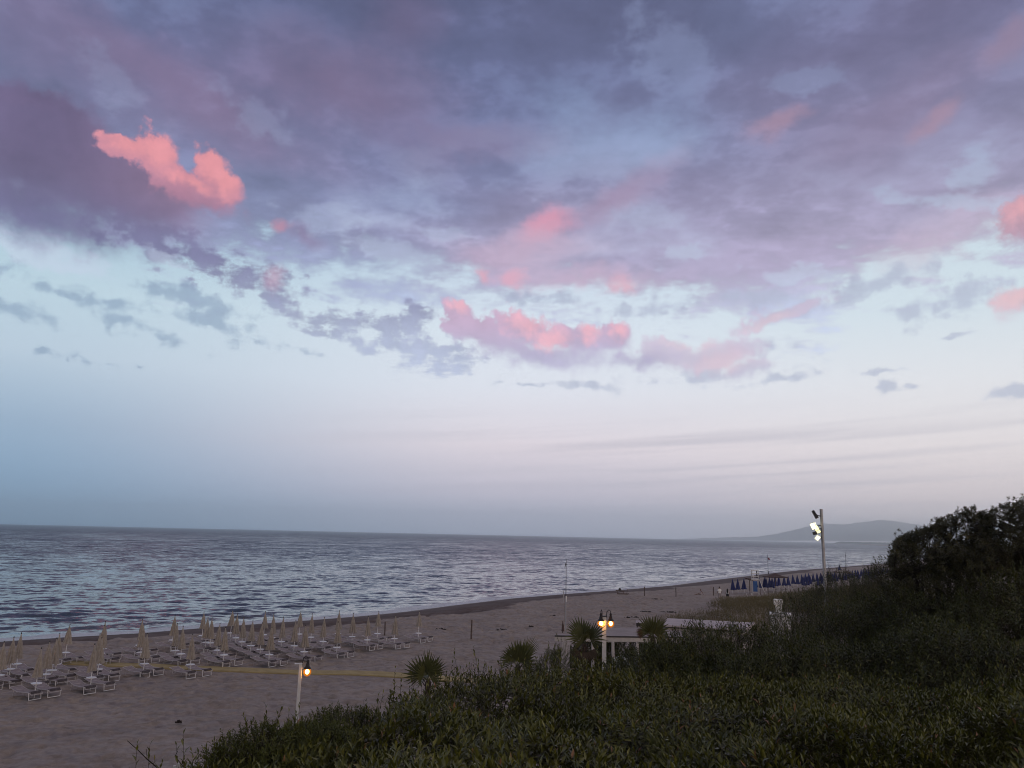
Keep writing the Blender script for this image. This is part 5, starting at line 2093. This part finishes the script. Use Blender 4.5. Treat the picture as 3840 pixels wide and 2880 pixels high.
leaders([(852, 1448, 11.0, .62), (868, 1462, 11.1, .55), (884, 1474, 10.9, .5), (842, 1490, 10.8, .40), (898, 1500, 11.2, .38), (870, 1500, 10.7, .35)], 71, 'upright shrub with oval leaves rising above the hedge by the leftmost fan palm', (.055, .085))
leaders([(1030, 1432, 12.6, .50), (1042, 1446, 12.4, .4), (1088, 1424, 12.6, .3), (1005, 1450, 12.3, .35), (968, 1462, 12.0, .3)], 72, 'thin upright shoots between the two left fan palms', (.05, .08))
leaders([(797, 1514, 10.0, .35), (806, 1530, 9.9, .3), (640, 1540, 9.2, .30), (650, 1552, 9.2, .25)], 73, 'short upright shoots by the foot of the single lamp post', (.05, .075))
leaders([(1576, 1330, 19.0, .7), (1560, 1350, 18.8, .4), (1596, 1348, 18.9, .4), (1650, 1335, 19.6, .4)], 74, 'tall leafy leader standing up against the bath house roof', (.07, .11))


def bare_twig():
    q = np.random.default_rng(3)
    s = Shape()
    P = [at_range(x * S22, y * S22, 8.0) for x, y in ((275, 1600), (300, 1622), (318, 1640), (352, 1668))]
    s.tube(P, .003, 5, .006)
    s.tube([P[2], at_range(316 * S22, 1618 * S22, 8.0)], .003, 5, .002)
    o = s.link('bare_twig', twig_mat, None, True)
    tag(o, 'thin bare brown twig reaching over the sand at the bottom left', 'twig')
    s = Shape()
    s.tube([at_range(395 * S22, 1655 * S22, 8.1), at_range(378 * S22, 1634 * S22, 8.1), at_range(384 * S22, 1622 * S22, 8.1)], .005, 5, .003)
    s.link('side_twig', twig_mat, o, True)
    b = on_level(15, 2850, 0)
    o = Shape().tube([(0, 0, -.2), (0, 0, .35), (.03, 0, .55)], .03, 6, .02).link('stick', twig_mat, None, True)
    p = at_range(15, 2862, 28)
    o.location = (p[0], p[1], ground_z(p[0], p[1]))
    tag(o, 'short dark stick in the sand at the bottom left corner', 'stick')


bare_twig()


# ---- trees against the sky on the right
def tuft_tree(outline, D, base_px, seed, label, n_tuft=520, depth=2.6):
    """multi-stemmed small tree: limbs fan out to leaf tufts that fill an outline seen at range D"""
    q = np.random.default_rng(seed)
    xs = [o[0] for o in outline]
    ys = [o[1] for o in outline]
    b = at_range(base_px[0] * S22, base_px[1] * S22, D)
    gz = ground_z(b[0], b[1])
    pts = []
    lo = base_px[1] - 5
    while len(pts) < n_tuft:
        px = q.uniform(xs[0], xs[-1])
        top = np.interp(px, xs, ys)
        f = q.random() ** 1.5
        py = top + (lo - top) * f + 7
        dd = D + q.normal(0, depth * .36)
        p = at_range(px * S22, py * S22, dd)
        if N1(np.array([p[0] * 1.0]), np.array([p[2] * 1.0 + p[1] * .4]), .62)[0] < .465:
            continue
        pts.append(p)
    pts = np.array(pts)
    trunk = Shape()
    limbs = []
    for k in range(6):
        e = pts[q.integers(0, len(pts))]
        m = b + (e - b) * .5 + q.normal(0, .15, 3)
        trunk.tube([(b[0] + q.uniform(-.2, .2), b[1] + q.uniform(-.2, .2), gz - .1), tuple(b * .3 + m * .7 - np.array([0, 0, .3])), tuple(m), tuple(e)], .045, 7, .010)
        for t in np.linspace(.25, .95, 7):
            limbs.append(m + (e - m) * t)
        limbs.append(m)
    limbs = np.array(limbs)
    near = limbs[np.argmin(((pts[:, None] - limbs[None]) ** 2).sum(-1), 1)]
    d = unit(pts - near + np.array([0, 0, .25]))
    stm = [stems(near, pts - near, np.linalg.norm(pts - near, axis=1), .009)]
    # each tuft: three whorls
    org = np.repeat(pts, 2, 0) + q.normal(0, .06, (len(pts) * 2, 3))
    dr = np.repeat(d, 2, 0) * .6 + np.array([0, 0, .55]) + q.normal(0, .4, (len(org), 3))
    L = q.uniform(.07, .14, len(org))
    leafs = [shoots(org, dr, L, q, per=11, leaf=(.065, .115), ratio=.36, open0=88, open1=35, start=.2)]
    return plant('tree', leafs, stm, label, 'tree', TREE_LEAF, 'small trees on the right skyline', leaf_name='crown', stem_name='twigs', trunk=trunk, loc=(b[0], b[1], gz))


tuft_tree([(1922, 1212), (1932, 1192), (1938, 1170), (1950, 1160), (1975, 1153), (2000, 1140), (2030, 1132), (2050, 1140)], 25.0, (1990, 1245), 81, 'small tree with open tufted crown, leftmost on the right skyline', 440)
tuft_tree([(2010, 1150), (2025, 1128), (2048, 1118), (2070, 1110), (2095, 1102), (2120, 1106), (2140, 1120)], 24.5, (2085, 1240), 82, 'small tree in the middle of the right skyline clump', 560)
tuft_tree([(2090, 1125), (2110, 1104), (2140, 1100), (2170, 1090), (2200, 1084), (2215, 1074), (2260, 1066), (2330, 1075)], 24.0, (2190, 1240), 83, 'tallest tufted tree, cut by the right edge of the picture', 760)
for _i, (_px, _py, _D, _rx, _ry, _h, _lb) in enumerate([(2020, 1172, 25.5, 1.5, 1.2, 1.7, 'dense dark bush filling the foot of the leftmost skyline tree'), (2120, 1160, 25.5, 1.7, 1.2, 1.9, 'dense dark bush filling the foot of the middle skyline tree'),
                                                        (2215, 1150, 25.0, 1.7, 1.2, 2.0, 'dense dark bush under the tallest skyline tree')]):
    _bc, _br = dome(_px, _py + 12, _D - 2.2, _rx, _ry, _h)
    mound(_bc, _br, _lb, TREE_LEAF, 640 + _i, 1700, leaf=(.06, .10), ratio=.36, up=.4, sl=(.12, .25), lump=.3, group='dense bushes under the skyline trees', ratio_low=.8)


# ---- fan palms
def fan(V, F, tt, base, axis, up, L, q, n=24, spread=190, tint=(0, .8), fold=.5, droop=.15):
    """one fan blade: ribs radiate from the end of the stalk, joined half way"""
    b = np.cross(axis, up)
    b /= np.linalg.norm(b)
    nn = np.cross(b, axis)
    tv = q.uniform(*tint)
    for k in range(n):
        a = math.radians((k / (n - 1.0) - .5) * spread)
        d = math.cos(a) * axis + math.sin(a) * b
        s = -math.sin(a) * axis + math.cos(a) * b
        l = L * (1 - .22 * abs(a) / math.radians(spread / 2)) * q.uniform(.9, 1.05)
        w0 = l * math.radians(spread) / n * .55 * .50
        sag = -nn * l * (droop * (.3 + .8 * q.random()) + (.0 if q.random() > .12 else .25))
        o = len(V)
        cup = nn * l * .10 * math.cos(a)
        pts = [base, base + d * l * .55 - s * w0 + cup, base + d * l * .55 + s * w0 + cup, base + d * l * .55 + nn * w0 * fold + cup, base + d * l + sag + cup]
        V += pts
        F += [(o, o + 3, o + 1), (o, o + 2, o + 3), (o + 1, o + 3, o + 4), (o + 3, o + 2, o + 4)]
        tt += [tv + q.uniform(-.08, .08)] * 5


def fan_palm(px, py, D, k, seed, label, n=15, skirt=0, bent=(0, 0), dead=0, yellow=0, tall=None):
    q = np.random.default_rng(seed)
    hub = at_range(px * S22, py * S22, D)
    gz = ground_z(hub[0], hub[1])
    root = empty('fan_palm', (hub[0], hub[1], gz))
    tag(root, label, 'palm', 'fan palms behind the hedge')
    hz = hub[2] - gz
    t = Shape()
    prof = [(.12, -.2), (.11, hz * .3), (.10, hz * .6), (.10, hz * .85), (.09, hz - .02), (.04, hz + .05)]
    t.lathe([(r * k * 1.2, z) for r, z in prof], n=12)
    for i in range(60):                              # old leaf bases
        a, z = q.uniform(0, 6.28), q.uniform(.1, 1) * hz
        r = .105 * k * 1.15
        t.tube([(r * math.cos(a), r * math.sin(a), z), ((r + .07) * math.cos(a), (r + .07) * math.sin(a), z + .10)], .02, 4, .008)
    t.link('trunk', trunk_mat, root, True)
    C0 = np.array([0, 0, hz])

    def frond(az, elev, stalk, L, mat, tint, spread=190, droop=.12):
        d = np.array([math.cos(elev) * math.cos(az), math.cos(elev) * math.sin(az), math.sin(elev)])
        side = np.array([-math.sin(az), math.cos(az), 0])
        up = np.cross(side, d) * -1
        if up[2] < 0:
            up = -up
        # stalks twist, so many blades end up facing the open beach and the terrace
        tw = np.array([q.normal(0, .35), -1.0, q.normal(0, .3)])
        tw = tw - d * (tw @ d)
        up = unit(up * q.uniform(.1, .7) + unit(tw) * q.uniform(.6, 1.0))
        up = unit(up - d * (up @ d))
        tip = C0 + d * stalk * k
        V, F, tt = [], [], []
        fan(V, F, tt, tip, unit(d + up * -.08), up, L * k, q, n=14, spread=spread, tint=tint, droop=droop)
        V, F = list(map(tuple, V)), list(F)
        s = Shape()
        s.tube([tuple(C0), tuple(C0 + d * stalk * k * .5 + up * .02), tuple(tip)], .014 * k, 5, .008 * k)
        o = len(V)
        V += s.V
        # stalk triangulated so the frond stays one mesh
        for f in s.F:
            for j in range(1, len(f) - 1):
                F.append((o + f[0], o + f[j], o + f[j + 1]))
        tt += [.5] * len(s.V)
        link('frond', raw_mesh('frond', np.array(V), np.array(F), mat, False, {'tint': tt}), root)
    for i in range(n):
        f = i / (n - 1.0)
        # fans leave the crown over its whole upper half, most of them steep
        az = i * 2.39996 + q.uniform(-.25, .25)
        elev = math.radians(80 - 56 * f + q.uniform(-10, 10))
        frond(az, elev, q.uniform(.14, .40), q.uniform(.60, .98), PALM_LEAF, (.1, .8), q.uniform(120, 175), .02)
    if tall:
        frond(tall[0], tall[1], tall[2], 1.0, PALM_LEAF, (.3, .7), 60, .0)
    for i in range(skirt):
        frond(q.uniform(0, 6.28), math.radians(q.uniform(-75, -35)), .36, .50, DEAD_LEAF if i % 3 else PALM_LEAF, (0, .35), 170, .3)
    for i in range(dead):
        frond(math.radians(165 + q.uniform(-18, 18)), math.radians(q.uniform(8, 26)), .50, .42, DEAD_LEAF, (.6, 1.0), 130, .55)
    for i in range(yellow):
        frond(math.radians(-40 + 25 * i), math.radians(-8 - 10 * i), .28, .42, PALM_LEAF, (.93, 1.0), 150)
    return root


fan_palm(925, 1472, 25.0, .88, 91, 'leftmost fan palm, half sunk in the hedge in front of the tan path', 8)
fan_palm(1118, 1440, 26.0, .80, 92, 'second fan palm from the left with one long frond pointing up right', 7, tall=(math.radians(10), math.radians(57), .42))
fan_palm(1262, 1392, 30.0, .92, 93, 'fan palm with a brown skirt just left of the double lamp', 8, skirt=14)
fan_palm(1411, 1376, 36.0, .90, 94, 'rightmost fan palm with dead curled fronds and a yellow lower leaf', 9, dead=4, yellow=3)


# ---- dune scrub: ground cover nobody could count
def dune_cover():
    q = np.random.default_rng(55)
    poly = [on_level(*p, .4)[:2] for p in ((2380, 2352), (2480, 2320), (2600, 2300), (2640, 2280), (2700, 2254), (2760, 2246), (2860, 2232), (2960, 2222), (3060, 2212), (3200, 2196), (3330, 2180), (3460, 2200), (3300, 2330), (2900, 2420), (2560, 2400))]
    P = np.array(poly)

    def inside(x, y):
        c = np.zeros(x.shape, bool)
        j = len(P) - 1
        for i in range(len(P)):
            xi, yi, xj, yj = P[i, 0], P[i, 1], P[j, 0], P[j, 1]
            c ^= ((yi > y) != (yj > y)) & (x < (xj - xi) * (y - yi) / (yj - yi + 1e-12) + xi)
            j = i
        return c
    n = 90000
    x = q.uniform(P[:, 0].min(), P[:, 0].max(), n)
    y = q.uniform(P[:, 1].min(), P[:, 1].max(), n)
    ok = inside(x, y) & (N2(x, y, 3.0) > .22)
    x, y = x[ok][:26000], y[ok][:26000]
    z = terrain(x, y, fine=False)
    h = .35 + .55 * N1(x, y, 4.0) + .15 * q.random(len(x))
    org = np.stack([x, y, z - .03], 1)
    d = np.stack([q.normal(0, .35, len(x)), q.normal(0, .35, len(x)), np.ones(len(x))], 1)
    tint = None
    V, F, tt = shoots(org, d, h, q, per=7, leaf=(.20, .38), ratio=.12, open0=50, open1=12, start=.05, tint_shift=.1)
    me = raw_mesh('dune_scrub', V, F, OLIVE_LEAF, False, {'tint': tt})
    o = link('dune_scrub', me)
    tag(o, 'rough olive grass and scrub covering the low dune below the navy parasols', 'dune scrub', kind='stuff')


dune_cover()
